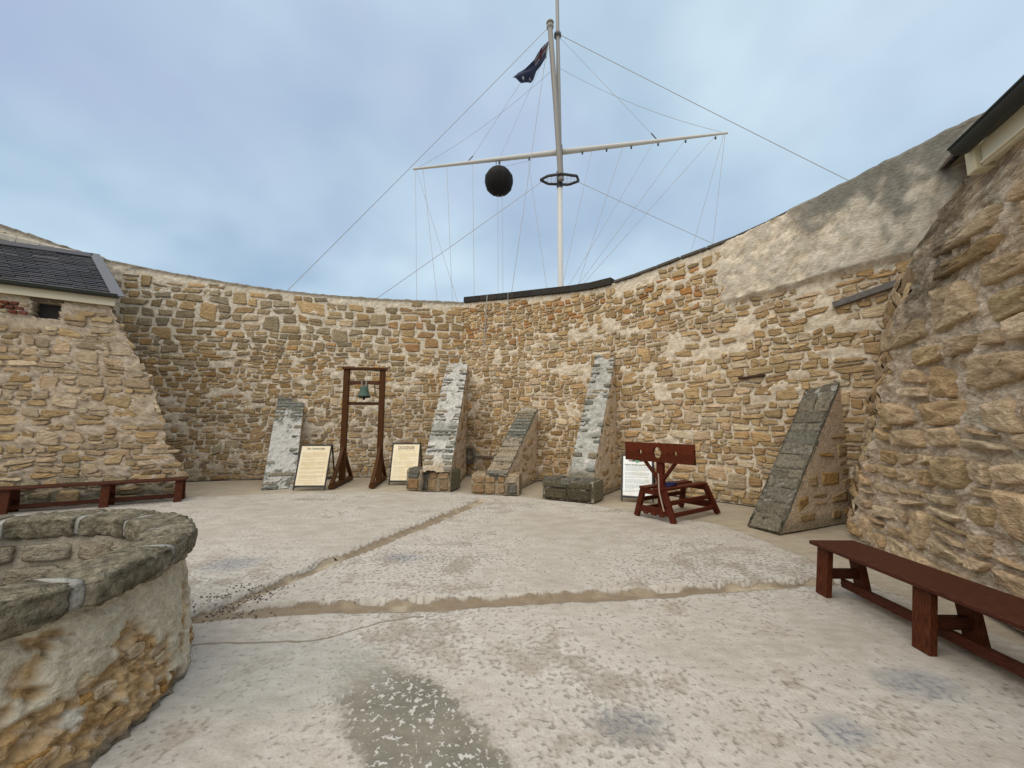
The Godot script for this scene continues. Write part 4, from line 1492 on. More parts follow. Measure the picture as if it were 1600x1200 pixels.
func board(label: String, left: Vector3, right: Vector3, height: float, lean: float, paper: Color, ink: Color, title: String, sub: String, seed_: int, framed: bool) -> void:
	var ax := (right - left).normalized()
	var turn := atan2(-ax.z, ax.x)
	var w := left.distance_to(right)
	var t := thing("notice_board", label, "sign", (left + right) * 0.5, turn, "A-frame notice boards on the courtyard floor")
	var h := height
	var dirn := Vector3(0, h, -lean).normalized()
	var nrm := Vector3(0, lean, h).normalized()
	var slen := Vector2(h, lean).length()
	var bs := Basis(Vector3.RIGHT, dirn, nrm)
	var mb := MB.new()
	for s in [-1.0, 1.0]:
		mb = MB.new()
		mb.bar(Vector3(s * (w * 0.5 - 0.015), 0, 0), Vector3(s * (w * 0.5 - 0.015), h, -lean), 0.032, 0.03, Vector3.RIGHT, 0.004)
		part("front_leg", mb.mesh(M.iron), t)
		mb = MB.new()
		mb.bar(Vector3(s * (w * 0.5 - 0.015), 0, -lean * 2.0 - 0.05), Vector3(s * (w * 0.5 - 0.015), h, -lean - 0.035), 0.032, 0.03, Vector3.RIGHT, 0.004)
		part("back_leg", mb.mesh(M.iron), t)
	var lowb := 0.09
	for k in [lowb, slen - 0.015]:
		mb = MB.new()
		mb.box(dirn * k, bs, Vector3(w, 0.035, 0.034), 0.004)
		part("rail", mb.mesh(M.iron), t)
	mb = MB.new()
	mb.bar(Vector3(-w * 0.5, 0.2, -lean * 1.86 - 0.05), Vector3(w * 0.5, 0.2, -lean * 1.86 - 0.05), 0.03, 0.03, Vector3.UP, 0.004)
	part("back_rail", mb.mesh(M.iron), t)
	var pw := w - 0.06
	var ph := slen - lowb - 0.055
	mb = MB.new()
	mb.box(dirn * (lowb + 0.02 + ph * 0.5) - nrm * 0.008, bs, Vector3(pw, ph, 0.012), 0.002, L(0.03, 0.03, 0.03))
	var panel := part("panel", mb.mesh(M.any), t)
	# printed sheet
	var sh := MB.new()
	sh.with_uv = true
	var c0 := dirn * (lowb + 0.022 + ph * 0.5) + nrm * 0.003
	for q in [Vector2(-1, -1), Vector2(1, -1), Vector2(1, 1), Vector2(-1, 1)]:
		sh.vert(c0 + Vector3.RIGHT * q.x * (pw * 0.5 - 0.004) + dirn * q.y * (ph * 0.5 - 0.004))
		sh.uv.append(Vector2(q.x * 0.5 + 0.5, 0.5 - q.y * 0.5))
	sh.tri(0, 1, 2)
	sh.tri(0, 2, 3)
	var pm := StandardMaterial3D.new()
	pm.resource_name = "printed sheet"
	pm.albedo_texture = ImageTexture.create_from_image(print_image(paper, ink, 256, int(256 * ph / pw), 62 if framed else 96, seed_))
	pm.roughness = 0.6
	part("printed_sheet", sh.mesh(pm), panel)
	var row := 0
	for line in [title, sub]:
		if line == "":
			continue
		var tm := TextMesh.new()
		tm.text = line
		var fnt := SystemFont.new()
		fnt.font_names = PackedStringArray(["Droid Serif" if framed else "Droid Sans"])
		fnt.font_weight = 700
		tm.font = fnt
		tm.font_size = 40
		tm.pixel_size = 0.001
		tm.depth = 0.002
		tm.curve_step = 2.0
		var wide := tm.get_aabb().size.x
		var want := pw * (0.62 if framed else 0.86)
		tm.pixel_size = 0.001 * want / maxf(wide, 0.01)
		tm.material = M.iron
		var o := part("lettering", tm, panel)
		o.transform = Transform3D(bs, dirn * (lowb + ph * ((0.945 - row * 0.05) if framed else 0.80)) + nrm * 0.005)
		row += 1
	if not framed:
		# a green and black eye-shaped emblem at the head of the white sheet
		var em := MB.new()
		var ec := dirn * (lowb + ph * 0.9) + nrm * 0.006
		for k in 5:
			var u := (k - 2) * 0.075
			var hgt := [0.018, 0.03, 0.07, 0.03, 0.018][k] as float
			em.box(ec + Vector3.RIGHT * u, bs, Vector3(0.07, hgt, 0.003), 0.001, [L(0.01, 0.015, 0.03), L(0.02, 0.05, 0.05), L(0.12, 0.36, 0.2), L(0.02, 0.05, 0.06), L(0.01, 0.015, 0.03)][k])
		part("emblem", em.mesh(M.any), panel)


func pillory() -> void:
	var O := Vector3(2.45, 0, -6.85)
	var e := Vector3(0.83, 0, -0.557).normalized()
	var turn := atan2(-e.z, e.x)
	var t := thing("pillory", "dark red timber pillory with three-holed board and attached seat", "pillory", O, turn)
	# local: x along the seat away from the camera, z towards the right end of the board
	var c := L(0.145, 0.032, 0.015)
	# board in two halves round three holes
	var bx := 0.18
	var zs := [0.0, -0.36, 0.36]
	var rs := [0.085, 0.036, 0.036]
	for half in 2:
		var poly := PackedVector2Array()
		var y0 := 0.965 if half == 0 else 1.132
		var y1 := 1.13 if half == 0 else 1.30
		var cut := 1.131
		if half == 0:
			poly.append(Vector2(-0.70, y0))
			poly.append(Vector2(0.70, y0))
			for z in [0.36, 0.0, -0.36]:
				var r: float = 0.085 if z == 0.0 else 0.036
				poly.append(Vector2(z + r, y1))
				for k in range(1, 8):
					var a := PI * k / 8.0
					poly.append(Vector2(z + cos(a) * r, y1 - sin(a) * r * 1.15))
				poly.append(Vector2(z - r, y1))
			# outer corners
			poly.insert(2, Vector2(0.70, y1))
			poly.append(Vector2(-0.70, y1))
		else:
			poly.append(Vector2(0.70, y1))
			poly.append(Vector2(-0.70, y1))
			poly.append(Vector2(-0.70, y0))
			for z in [-0.36, 0.0, 0.36]:
				var r: float = 0.085 if z == 0.0 else 0.036
				poly.append(Vector2(z - r, y0))
				for k in range(1, 8):
					var a := PI * k / 8.0
					poly.append(Vector2(z - cos(a) * r, y0 + sin(a) * r * 1.15))
				poly.append(Vector2(z + r, y0))
			poly.append(Vector2(0.70, y0))
		var mb := MB.new()
		var idx := Geometry2D.triangulate_polygon(poly)
		var th := 0.05
		for sgn in [-1.0, 1.0]:
			var first := mb.v.size()
			for p in poly:
				mb.vert(Vector3(bx + sgn * th * 0.5, p.y, p.x), c if half == 0 else c * 1.25)
			for k in range(0, idx.size(), 3):
				var n: Vector3 = (mb.v[first + idx[k + 1]] - mb.v[first + idx[k]]).cross(mb.v[first + idx[k + 2]] - mb.v[first + idx[k]])
				if n.x * sgn > 0:
					mb.tri(first + idx[k], first + idx[k + 1], first + idx[k + 2])
				else:
					mb.tri(first + idx[k], first + idx[k + 2], first + idx[k + 1])
		var np := poly.size()
		var s0 := mb.v.size()
		for p in poly:
			mb.vert(Vector3(bx - th * 0.5, p.y, p.x), c)
			mb.vert(Vector3(bx + th * 0.5, p.y, p.x), c)
		for k in np:
			var a := s0 + k * 2
			var b := s0 + ((k + 1) % np) * 2
			mb.tri(a, b, b + 1)
			mb.tri(a, b + 1, a + 1)
		part("holed_board", mb.mesh(M.wood), t)
	var bars := []
	# post and Y braces
	bars.append(["post", Vector3(bx + 0.07, 0.05, 0), Vector3(bx + 0.07, 0.99, 0), 0.13, 0.08, Vector3(0, 0, 1)])
	bars.append(["brace", Vector3(bx + 0.06, 0.66, -0.05), Vector3(bx + 0.05, 1.0, -0.34), 0.06, 0.05, Vector3(1, 0, 0)])
	bars.append(["brace", Vector3(bx + 0.06, 0.66, 0.05), Vector3(bx + 0.05, 1.0, 0.34), 0.06, 0.05, Vector3(1, 0, 0)])
	# seat
	bars.append(["seat", Vector3(-0.04, 0.52, -0.17), Vector3(1.36, 0.52, -0.17), 0.04, 0.17, Vector3.UP])
	bars.append(["seat", Vector3(-0.04, 0.52, 0.14), Vector3(1.36, 0.52, 0.14), 0.04, 0.17, Vector3.UP])
	for x in [0.02, 1.28]:
		bars.append(["top_rail", Vector3(x, 0.46, -0.25), Vector3(x, 0.46, 0.25), 0.09, 0.06, Vector3.UP])
		bars.append(["low_rail", Vector3(x + (0.0 if x < 1.0 else 0.05), 0.15, -0.32), Vector3(x + (0.0 if x < 1.0 else 0.05), 0.15, 0.32), 0.11, 0.05, Vector3.UP])
		for z in [-1.0, 1.0]:
			bars.append(["leg", Vector3(x + (0.0 if x < 1.0 else 0.1), 0.0, z * 0.37), Vector3(x, 0.5, z * 0.21), 0.095, 0.07, Vector3(0, 0, 1)])
	for z in [-1.0, 1.0]:
		bars.append(["side_rail", Vector3(0.02, 0.30, z * 0.27), Vector3(1.3, 0.30, z * 0.27), 0.07, 0.045, Vector3.UP])
		bars.append(["side_rail", Vector3(0.02, 0.115, z * 0.335), Vector3(1.36, 0.115, z * 0.335), 0.07, 0.045, Vector3.UP])
	for b in bars:
		var mb := MB.new()
		mb.bar(b[1], b[2], b[3], b[4], b[5], 0.007, vary(c, 0.12))
		part(b[0], mb.mesh(M.wood_up if absf((b[2] - b[1]).normalized().y) > 0.6 else M.wood), t)
	# carved blocks on the near rail, worn paler below the head hole
	for z in [-0.16, 0.0, 0.16]:
		var mb := MB.new()
		mb.box(Vector3(0.0, 0.095, z), Basis.IDENTITY, Vector3(0.045, 0.05, 0.1), 0.012, c)
		part("carved_drop", mb.mesh(M.wood), t)
	var mb := MB.new()
	mb.tube([Vector3(-0.06, 0.80, 0.17), Vector3(-0.10, 0.5, 0.2), Vector3(-0.12, 0.2, 0.29)], 0.012, 0.012, 6, L(0.35, 0.27, 0.2))
	part("locking_bar", mb.mesh(M.any), t)
	mb = MB.new()
	mb.box(Vector3(0.42, 0.555, 0.02), Basis(Vector3.UP, 0.2), Vector3(0.34, 0.03, 0.2), 0.012)
	mb.box(Vector3(0.44, 0.58, 0.03), Basis(Vector3.UP, -0.1), Vector3(0.26, 0.025, 0.17), 0.012)
	var cloth := thing("folded_cloth", "dark blue folded cloth lying on the pillory seat", "cloth", O, turn)
	part("fold", mb.mesh(M.blue), cloth)


# ------------------------------------------------------------------ mast
func rope(label: String, a: Vector3, b: Vector3, sag := 0.0, r := 0.011, called := "rope", group := "ropes of the signal mast") -> void:
	var mb := MB.new()
	var pts := []
	for k in 9:
		var u := k / 8.0
		pts.append(a.lerp(b, u) + Vector3(0, -sag * 4.0 * u * (1.0 - u), 0))
	mb.tube(pts, r, r, 5)
	var o := part(called, mb.mesh(M.rope))
	tag(o, label, "rope", group)


func down(a: Vector3, through: Vector3) -> Vector3:
	# on from a through a point, to the ground outside the wall
	return a + (through - a) * (a.y / (a.y - through.y))


func mast() -> void:
	var base := Vector3(2.12, 0, -16.0)
	var t := thing("signal_mast", "tall white signal mast with long yard and leaning gaff behind the wall", "mast", base)
	var mb := MB.new()
	var white := L(1.1, 1.12, 1.14)
	mb.tube([Vector3(-0.06, 0, 0), Vector3(-0.02, 8, 0), Vector3(0, 12.2, 0)], 0.125, 0.115, 14, white)
	part("lower_mast", mb.mesh(M.white_paint), t)
	mb = MB.new()
	mb.tube([Vector3(0, 12.1, 0), Vector3(0, 12.9, 0)], 0.13, 0.13, 14)
	part("black_band", mb.mesh(M.iron), t)
	mb = MB.new()
	mb.tube([Vector3(0.02, 12.8, 0), Vector3(0.01, 19.7, 0), Vector3(0, 27.0, 0)], 0.105, 0.075, 12, L(0.42, 0.42, 0.42))
	part("topmast", mb.mesh(M.white_paint), t)
	mb = MB.new()
	mb.tube([Vector3(0, 19.62, 0), Vector3(0, 19.76, 0)], 0.17, 0.17, 12)
	part("mast_band", mb.mesh(M.lead), t)
	mb = MB.new()
	mb.bar(Vector3(0.12, 12.7, 0.12), Vector3(0.1, 14.1, 0.12), 0.05, 0.05, Vector3.RIGHT, 0.005)
	part("iron_strap", mb.mesh(M.iron), t)
	mb = MB.new()
	mb.tube([Vector3(0.03, 12.3, 0.26), Vector3(-0.16, 16.0, 0.26), Vector3(-0.37, 19.75, 0.26)], 0.13, 0.115, 12, L(0.36, 0.34, 0.32))
	var gf := part("gaff", mb.mesh(M.white_paint), t)
	mb = MB.new()
	mb.lathe([Vector2(0.11, 19.72), Vector2(0.16, 19.78), Vector2(0.17, 19.86), Vector2(0.12, 19.95), Vector2(0.06, 19.98), Vector2(0.16, 20.0), Vector2(0.18, 20.05), Vector2(0.0, 20.1)], Vector3(-0.37, 0, 0.26), 14, L(0.36, 0.35, 0.33))
	part("cap", mb.mesh(M.white_paint), gf)
	# yard
	var yl := Vector3(-4.75, 13.9, -17.24) - base
	var yr := Vector3(9.1, 13.9, -14.94) - base
	mb = MB.new()
	var pts := [yl, yl.lerp(yr, 0.25), yl.lerp(yr, 0.5)]
	mb.tube(pts, 0.05, 0.13, 12, L(0.8, 0.8, 0.8))
	mb.tube([yl.lerp(yr, 0.5), yl.lerp(yr, 0.75), yr], 0.13, 0.05, 12, L(0.8, 0.8, 0.8))
	var yd := part("yard", mb.mesh(M.white_paint), t)
	for u in [0.19, 0.80]:
		mb = MB.new()
		var p: Vector3 = yl.lerp(yr, u)
		mb.bar(p, p + Vector3(0.28 * (1.0 if u < 0.5 else -1.0), 0.36, 0.0), 0.035, 0.035, Vector3.RIGHT, 0.004)
		part("lift_strap", mb.mesh(M.iron), yd)
	for u in [0.5, 0.57, 0.645, 0.72, 0.80, 0.88, 0.965, 0.3, 0.4]:
		mb = MB.new()
		var p: Vector3 = yl.lerp(yr, u)
		mb.box(p + Vector3(0, -0.17, 0), Basis.IDENTITY, Vector3(0.07, 0.13, 0.06), 0.02)
		part("pulley", mb.mesh(M.iron), yd)
	# spreader ring below the yard
	mb = MB.new()
	var ring := []
	for q in [Vector2(-0.86, 0.0), Vector2(-0.5, -0.5), Vector2(0.45, -0.62), Vector2(0.86, -0.15), Vector2(0.72, 0.5), Vector2(0.0, 0.75), Vector2(-0.55, 0.5), Vector2(-0.86, 0.0)]:
		ring.append(Vector3(q.x, 12.5, q.y * 0.55))
	for k in 7:
		mb.bar(ring[k], ring[k + 1], 0.1, 0.1, Vector3.UP, 0.02)
	var rg := part("spreader_ring", mb.mesh(M.iron), t)
	mb = MB.new()
	for k in 9:
		var x := -0.7 + k * 0.17
		mb.tube([Vector3(x, 12.5, -0.22), Vector3(x, 12.5, 0.26)], 0.006, 0.006, 4)
	for k in 5:
		var z := -0.2 + k * 0.1
		mb.tube([Vector3(-0.62, 12.5, z), Vector3(0.66, 12.5, z)], 0.006, 0.006, 4)
	part("netting", mb.mesh(M.rope), rg)
	# time ball
	var bc := Vector3(-0.6, 12.78, -16.52)
	var ball := thing("time_ball", "black canvas time ball hanging under the left arm of the yard", "ball", bc)
	mb = MB.new()
	var R := 0.66
	for i in 10:
		# gores that bulge between their ribs
		var g := MB.new()
		for j in 13:
			var b := -PI / 2 + PI * j / 12.0
			for k in 5:
				var a := TAU * (i + k / 4.0) / 10.0
				var bulge := 1.0 - 0.035 * absf(k - 2) / 2.0
				g.vert(Vector3(cos(a) * cos(b), sin(b), sin(a) * cos(b)) * R * bulge * (1.0 + 0.02 * sin(j * 2.1)), L(0.012, 0.012, 0.014))
		for j in 12:
			for k in 4:
				var q := j * 5 + k
				g.tri(q, q + 6, q + 1)
				g.tri(q, q + 5, q + 6)
		part("canvas_gore", g.mesh(M.canvas), ball)
		var rib := MB.new()
		var rp := []
		for j in 13:
			var b := -PI / 2 + PI * j / 12.0
			rp.append(Vector3(cos(TAU * i / 10.0) * cos(b), sin(b), sin(TAU * i / 10.0) * cos(b)) * R * 0.985)
		rib.tube(rp, 0.007, 0.007, 5)
		part("rib", rib.mesh(M.iron), ball)
	for x in [-0.13, 0.05]:
		mb = MB.new()
		mb.tube([Vector3(x, 0.6, 0), Vector3(x, 1.06, 0)], 0.018, 0.018, 6)
		part("hanger", mb.mesh(M.lead), ball)
	flag_()
	# rigging
	var P := func(u: float) -> Vector3: return Vector3(-4.75, 13.9, -17.24).lerp(Vector3(9.1, 13.9, -14.94), u)
	var head := Vector3(2.12, 19.7, -16.0)
	rope("long stay from mast head down to the right over the wall", head + Vector3(0.15, 0, 0), down(head, Vector3(13.2, 11.4, -14.2)), 0.15, 0.014)
	rope("long stay from mast head down past the left yard tip", Vector3(1.7, 19.9, -15.8), down(Vector3(1.7, 19.9, -15.8), Vector3(-8.81, 7.42, -15.0)), 0.1, 0.013)
	rope("lift from mast head to the right yard strap", head, P.call(0.80) + Vector3(-0.28, 0.36, 0), 0.0, 0.008)
	rope("lower lift sweeping from mast to the right yard tip", Vector3(2.12, 18.05, -16), P.call(0.995), 0.35, 0.008)
	rope("lower lift sweeping from mast to the left yard tip", Vector3(2.0, 18.05, -16), P.call(0.008), 0.35, 0.008)
	rope("lift from mast head to the left yard strap", Vector3(1.8, 19.5, -15.9), P.call(0.19) + Vector3(0.28, 0.36, 0), 0.0, 0.008)
	rope("lift from mast head to the yard above the ball", Vector3(1.8, 19.2, -15.9), P.call(0.3), 0.0, 0.007)
	rope("low guy from the spreader ring down to the left", Vector3(1.3, 12.4, -16), down(Vector3(1.3, 12.4, -16), Vector3(-5.17, 7.02, -15.0)), 0.1, 0.012)
	rope("low guy from the spreader ring down to the right", Vector3(2.95, 12.4, -16), down(Vector3(2.95, 12.4, -16), Vector3(8.64, 8.91, -15.0)), 0.1, 0.012)
	rope("flag halyard from the flag down past the yard", Vector3(1.52, 18.3, -15.9), down(Vector3(1.52, 18.3, -15.9), Vector3(-0.08, 6.51, -15.0)), 0.0, 0.012)
	var fall := [
		["outermost upright halyard at the left yard tip", 0.008, Vector3(-3.84, 6.62, -15)],
		["steep slanting halyard from the left yard tip", 0.012, Vector3(-2.19, 6.57, -15)],
		["halyard just inside the left yard tip", 0.035, Vector3(-3.01, 6.62, -15)],
		["upright halyard on the left arm, third yard fastening inward", 0.12, Vector3(-2.45, 7.42, -15)],
		["upright halyard just left of the black ball", 0.21, Vector3(-1.52, 6.62, -15)],
		["slanting halyard between the ball and the mast", 0.395, Vector3(1.42, 7.02, -15)],
		["first halyard right of the mast", 0.60, Vector3(2.07, 7.42, -15)],
		["second halyard right of the mast", 0.695, Vector3(2.72, 7.42, -15)],
		["third halyard right of the mast, fourth yard pulley outward", 0.785, Vector3(2.5, 7.6, -15)],
		["fourth slanting halyard right of the mast", 0.88, Vector3(2.59, 7.15, -15)],
		["widest slanting halyard from near the right yard tip to the mast foot", 0.965, Vector3(2.85, 7.29, -15)],
		["inner steep halyard under the right yard tip", 0.988, Vector3(7.26, 8.5, -15)],
		["outermost steep halyard under the right yard tip", 0.992, Vector3(8.2, 8.91, -15)],
	]
	for q in fall:
		var a: Vector3 = P.call(q[1]) + Vector3(0, -0.08, 0)
		rope(q[0], a, down(a, q[2]), 0.0, 0.0092)
	rope("left one of two ball cords below the black ball", bc + Vector3(-0.05, -0.6, 0), down(bc + Vector3(-0.05, -0.6, 0), Vector3(-0.56, 6.6, -15)), 0.0, 0.008)
	rope("right one of two ball cords below the black ball", bc + Vector3(0.15, -0.6, 0), down(bc + Vector3(0.15, -0.6, 0), Vector3(-0.36, 6.6, -15)), 0.0, 0.008)
	rope("short downhaul line slung under the left arm beside the ball", P.call(0.30) + Vector3(0.1, -0.4, 0), P.call(0.395) + Vector3(0, -0.25, 0), 0.0, 0.007)


func flag_() -> void:
	# hangs twisted from the gaff: hoist edge and fly edge follow two lines
	var t := thing("flag", "small navy flag drooping and twisted beside the gaff top", "flag", Vector3.ZERO)
	var top := [Vector3(1.68, 19.2, -15.8), Vector3(1.3, 18.6, -15.65), Vector3(0.98, 17.98, -15.6), Vector3(0.62, 17.55, -15.5), Vector3(0.3, 17.28, -15.45), Vector3(0.0, 16.86, -15.4)]
	var bot := [Vector3(1.56, 18.38, -15.85), Vector3(1.33, 18.05, -15.95), Vector3(1.12, 17.8, -15.95), Vector3(1.0, 17.4, -15.9), Vector3(0.86, 17.1, -15.85), Vector3(0.76, 16.96, -15.7)]
	var mb := MB.new()
	var nu := 40
	var nv := 16
	for j in nv + 1:
		for i in nu + 1:
			var u := i / float(nu) * 5.0
			var k := mini(int(u), 4)
			var a: Vector3 = top[k].lerp(top[k + 1], u - k)
			var b: Vector3 = bot[k].lerp(bot[k + 1], u - k)
			var v := j / float(nv)
			var p := a.lerp(b, v) + Vector3(0.1, 0.06, 0.5) * 0.17 * sin(v * 7.0 + u * 1.4) * (0.35 + 0.12 * u)
			var c := L(0.012, 0.02, 0.055)
			# canton with crossed pale and red bars near the hoist, small stars on the fly
			if u < 2.0 and v < 0.55:
				var x := u / 2.0
				var y := v / 0.55
				if absf(x - 0.5) < 0.09 or absf(y - 0.5) < 0.12:
					c = L(0.09, 0.018, 0.03)
				elif absf(x - 0.5) < 0.16 or absf(y - 0.5) < 0.22 or absf(x - y) < 0.12 or absf(x + y - 1.0) < 0.12:
					c = L(0.2, 0.2, 0.25)
			if Vector2((u - 4.3) * 0.5, v - 0.45).length() < 0.07 or Vector2((u - 3.5) * 0.5, v - 0.8).length() < 0.06:
				c = L(0.5, 0.5, 0.52)
			mb.vert(p, c)
	for j in nv:
		for i in nu:
			var q := j * (nu + 1) + i
			mb.tri(q, q + nu + 1, q + nu + 2)
			mb.tri(q, q + nu + 2, q + 1)
	var m: StandardMaterial3D = M.any.duplicate()
	m.cull_mode = BaseMaterial3D.CULL_DISABLED
	part("flag_cloth", mb.mesh(m), t)
	mb = MB.new()
	mb.tube([Vector3(1.68, 19.25, -15.8), Vector3(1.56, 18.33, -15.85)], 0.02, 0.02, 6, L(0.5, 0.5, 0.48))
	part("hoist_band", mb.mesh(M.any), t)


# ------------------------------------------------------------------ small things
func small_things() -> void:
	# coil of rope hung on the wall between two buttresses
	var sf := Surf.new().curve(WR)
	var mb := MB.new()
	var c := sf.at(0.42, 0.66, 0.14)
	var along := (sf.at(0.5, 0, 0) - sf.at(0.3, 0, 0)).normalized()
	for k in 12:
		var pts := []
		var r := rng.randf_range(0.16, 0.25)
		var off := Vector3(rng.randf_range(-0.05, 0.05), rng.randf_range(-0.06, 0.05), rng.randf_range(-0.05, 0.06))
		for j in 21:
			var a := TAU * j / 20.0
			pts.append(c + off + along * cos(a) * r * 0.85 + Vector3.UP * (sin(a) * r * 1.1) + sf.out(0.4) * sin(a * 2.0 + k) * 0.03)
		mb.tube(pts, 0.011, 0.011, 5, vary(L(0.13, 0.12, 0.10), 0.3), false)
	tag(part("rope_coil", mb.mesh(M.any)), "coil of grey rope hung low on the wall beside the white patched buttress", "rope")
	mb = MB.new()
	mb.bar(sf.at(0.62, 0.62, 0.06), sf.at(1.5, 0.62, 0.06), 0.07, 0.07, Vector3.UP, 0.008, L(0.30, 0.25, 0.21))
	tag(part("wooden_rail", mb.mesh(M.wood)), "short grey timber rail fixed low on the wall beside the rope coil", "rail")
	rope("pale cord hanging over the coping just right of the wall corner", sf.at(1.0, 5.95, 0.1), sf.at(0.86, 4.2, 0.07), 0.0, 0.014, "cord", "")
	rope("thin pale cord hanging straight down over the dark coping", sf.at(1.78, 5.92, 0.1), sf.at(1.78, 4.9, 0.07), 0.0, 0.01, "cord", "")
	# dry leaves and grit caught in the angle of the grooves, and a few strewn about
	mb = MB.new()
	for k in 330:
		var p: Vector3
		if k < 300:
			p = Vector3(-2.55 + rng.randfn() * 0.17, 0, -3.78 + rng.randfn() * 0.18)
			if Vector2(p.x + 3.42, p.z + 2.06).length() < 1.46:
				continue
		else:
			p = Vector3(rng.randf_range(-2.0, 3.4), 0, rng.randf_range(-7.5, -1.6))
		p.y = floor_height(p.x, p.z) + 0.006
		var sz := rng.randf_range(0.005, 0.014)
		mb.box(p, Basis.from_euler(Vector3(rng.randf_range(-0.5, 0.5), rng.randf() * TAU, rng.randf_range(-0.4, 0.4))), Vector3(sz * 1.6, 0.004, sz), 0.001, pick([L(0.06, 0.05, 0.04), L(0.14, 0.11, 0.08), L(0.36, 0.33, 0.28), L(0.05, 0.045, 0.05)], 0.3))
	var o := part("leaf_litter", mb.mesh(M.any))
	o.set_meta("kind", "stuff")
	tag(o, "scattered dry leaves and grit where the floor grooves meet by the well", "leaf litter")


# ------------------------------------------------------------------ sky
func sky_image() -> Image:
	var w := 768
	var h := 384
	var cl := noise(907, 0.9, 5)
	var cl2 := noise(911, 2.6, 4)
	var d := PackedFloat32Array()
	d.resize(w * h * 4)
	var k := 0
	for j in h:
		var el := PI * (0.5 - (j + 0.5) / h)
		for i in w:
			var az := TAU * ((i + 0.5) / w - 0.5)
			var p := Vector3(sin(az) * cos(el), sin(el), -cos(az) * cos(el))
			# cloud sheet seen from below
			var f := p / (0.35 + maxf(p.y, 0.0))
			var a := cl.get_noise_3d(f.x + 1.7, f.z * 1.0 + 0.6, p.y * 0.6) * 0.75 + cl2.get_noise_3d(f.x, f.z, 3.0) * 0.3
			var t := clampf(0.5 + a * 1.0, 0.0, 1.0)
			var c := SKY_LOW.lerp(SKY_HIGH, t)
			c = c.lerp(SKY_VIOLET, clampf(0.06 + cl.get_noise_3d(f.z + 9.0, f.x, 1.0) * 0.9, 0.0, 0.55))
			c = c * lerpf(1.06, 0.93, clampf(p.y * 1.1, 0, 1))
			if p.y < 0.0:
				c = Color(0.30, 0.27, 0.22) * 0.7
			d[k] = c.r
			d[k + 1] = c.g
			d[k + 2] = c.b
			d[k + 3] = 1.0
			k += 4
	return Image.create_from_data(w, h, false, Image.FORMAT_RGBAF, d.to_byte_array())


const QUICK := false
const EXPOSURE := 1.95
const SKY_LOW := Color(0.172, 0.245, 0.335)
const SKY_HIGH := Color(0.34, 0.425, 0.485)
const SKY_VIOLET := Color(0.215, 0.25, 0.37)


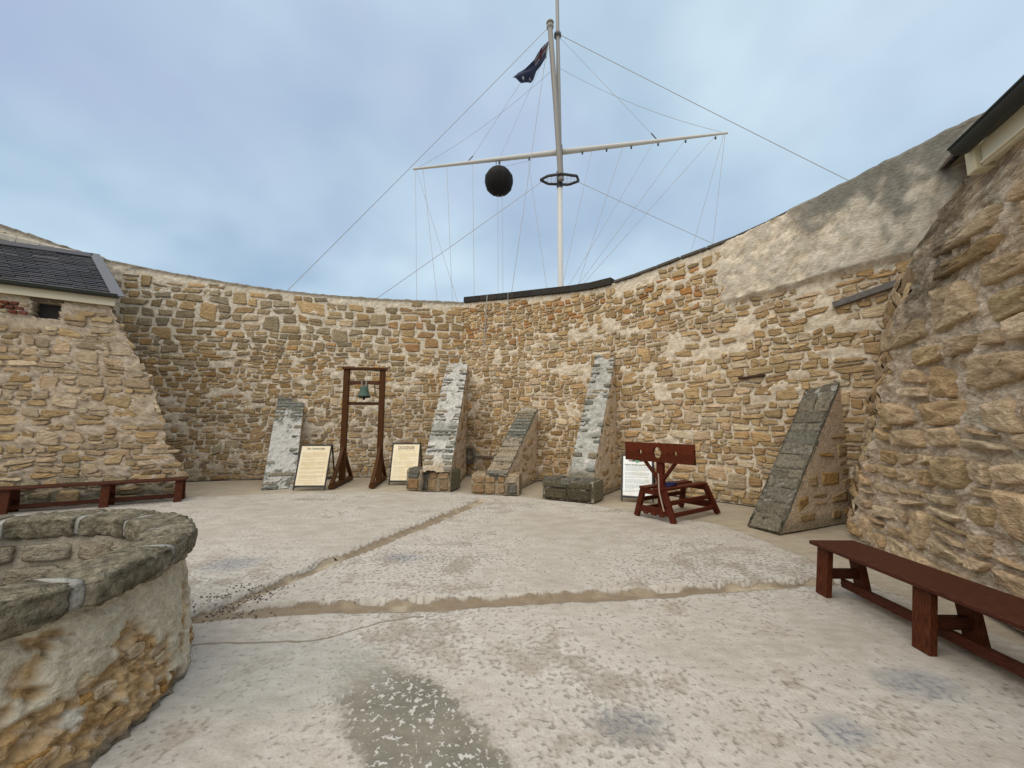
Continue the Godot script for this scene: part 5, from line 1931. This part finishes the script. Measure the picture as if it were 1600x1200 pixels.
func _ready() -> void:
	# camera, sky, sun, exposure
	var cam := Camera3D.new()
	cam.name = "camera"
	add_child(cam)
	cam.position = EYE
	cam.rotation_degrees.x = 6.277
	cam.fov = 90.0
	cam.near = 0.05
	cam.far = 2000.0
	cam.current = true
	var env := Environment.new()
	env.background_mode = Environment.BG_SKY
	env.tonemap_mode = Environment.TONE_MAPPER_LINEAR
	env.tonemap_exposure = EXPOSURE
	env.sdfgi_enabled = true
	env.ssao_enabled = true
	env.ssil_enabled = true
	var sm := PanoramaSkyMaterial.new()
	sm.panorama = ImageTexture.create_from_image(sky_image())
	env.sky = Sky.new()
	env.sky.sky_material = sm
	var we := WorldEnvironment.new()
	we.name = "sky"
	we.environment = env
	add_child(we)
	var sun := DirectionalLight3D.new()
	sun.name = "sun"
	sun.light_energy = 0.5
	sun.light_angular_distance = 90.0
	sun.light_color = Color(1.0, 0.93, 0.83)
	sun.shadow_enabled = true
	add_child(sun)
	sun.look_at_from_position(Vector3(-2.7, 7.8, 4.7), Vector3.ZERO)

	rng.seed = 4711
	n1 = noise(1, 0.9, 3)
	n2 = noise(2, 3.6, 3)
	n3 = noise(3, 13.0, 3)
	n4 = noise(4, 34.0, 2)
	make_materials()
	M.speckle = ImageTexture.create_from_image(grain_image(71, 1024, 0.06, Color(0.88, 0.87, 0.86), Color(1, 1, 1), 0.1, 2))
	build_floor()
	wall_left()
	wall_right()
	block_left()
	block_right()
	buttress("leftmost buttress, low with white lime patch, beside the left notice board", Vector3(-6.39, 0, -10.19), Vector3(-5.67, 0, -10.09), Vector3(-7.23, 2.45, -12.04), Vector3(-6.7, 2.45, -12.15), 1)
	buttress("tall white-patched buttress just left of the wall corner, on a stone plinth", Vector3(-2.21, 0.5, -9.66), Vector3(-1.51, 0.5, -9.53), Vector3(-2.13, 3.72, -12.91), Vector3(-1.57, 3.72, -12.92), 2, Vector3(0, 0.52, 0.62), Vector3(-2.68, 0, -9.98), Vector3(-1.52, 0, -9.66))
	buttress("short grey-topped buttress in the middle, on a plinth of mixed stones", Vector3(-0.64, 0.47, -9.27), Vector3(-0.12, 0.47, -9.15), Vector3(0.3, 2.16, -11.98), Vector3(0.78, 2.16, -11.7), 3, Vector3(0, 0.47, 0.5), Vector3(-0.96, 0, -9.34), Vector3(0.16, 0, -9.17))
	buttress("tall pale grey buttress on dark plinth left of the pillory", Vector3(1.23, 0.45, -8.75), Vector3(1.79, 0.45, -8.64), Vector3(2.35, 3.5, -10.53), Vector3(2.75, 3.5, -10.17), 4, Vector3(0, 0.45, 0.6), Vector3(0.69, 0, -8.85), Vector3(1.7, 0, -8.21))
	buttress("rightmost buttress, dark lichened slope with ochre blocks in its flank", Vector3(3.67, 0, -6.29), Vector3(4.12, 0, -6.06), Vector3(5.49, 2.33, -7.09), Vector3(5.74, 2.33, -6.72), 5)
	well()
	bench("dark red bench in the right foreground", Vector3(3.16, 0, -3.95), Vector3(3.08, 0, -0.75), Vector3(-1, 0, 0), [0.1, 1.02, 1.96, 2.9])
	bench("dark red bench at the far left before the pinkish cell block", Vector3(-7.13, 0, -8.6), Vector3(-10.78, 0, -6.33), Vector3(0.5, 0, 0.85), [0.1, 1.22, 2.52, 3.7])
	bell_frame()
	board("cream notice board left of the bell frame", Vector3(-5.52, 0, -9.89), Vector3(-4.72, 0, -9.92), 1.12, 0.3, Color(0.90, 0.85, 0.73), Color(0.70, 0.60, 0.45), "The Curfew Bell", "", 5, true)
	board("cream notice board right of the bell frame, half behind a plinth", Vector3(-3.4, 0, -10.8), Vector3(-2.6, 0, -10.82), 1.12, 0.3, Color(0.93, 0.88, 0.76), Color(0.75, 0.70, 0.58), "The Curfew Bell", "and Round House", 6, true)
	board("white notice board behind the pillory", Vector3(2.36, 0, -8.54), Vector3(2.97, 0, -8.26), 0.97, 0.3, Color(0.93, 0.95, 0.96), Color(0.55, 0.6, 0.63), "Public Stocks and Pillory", "", 7, false)
	pillory()
	mast()
	small_things()
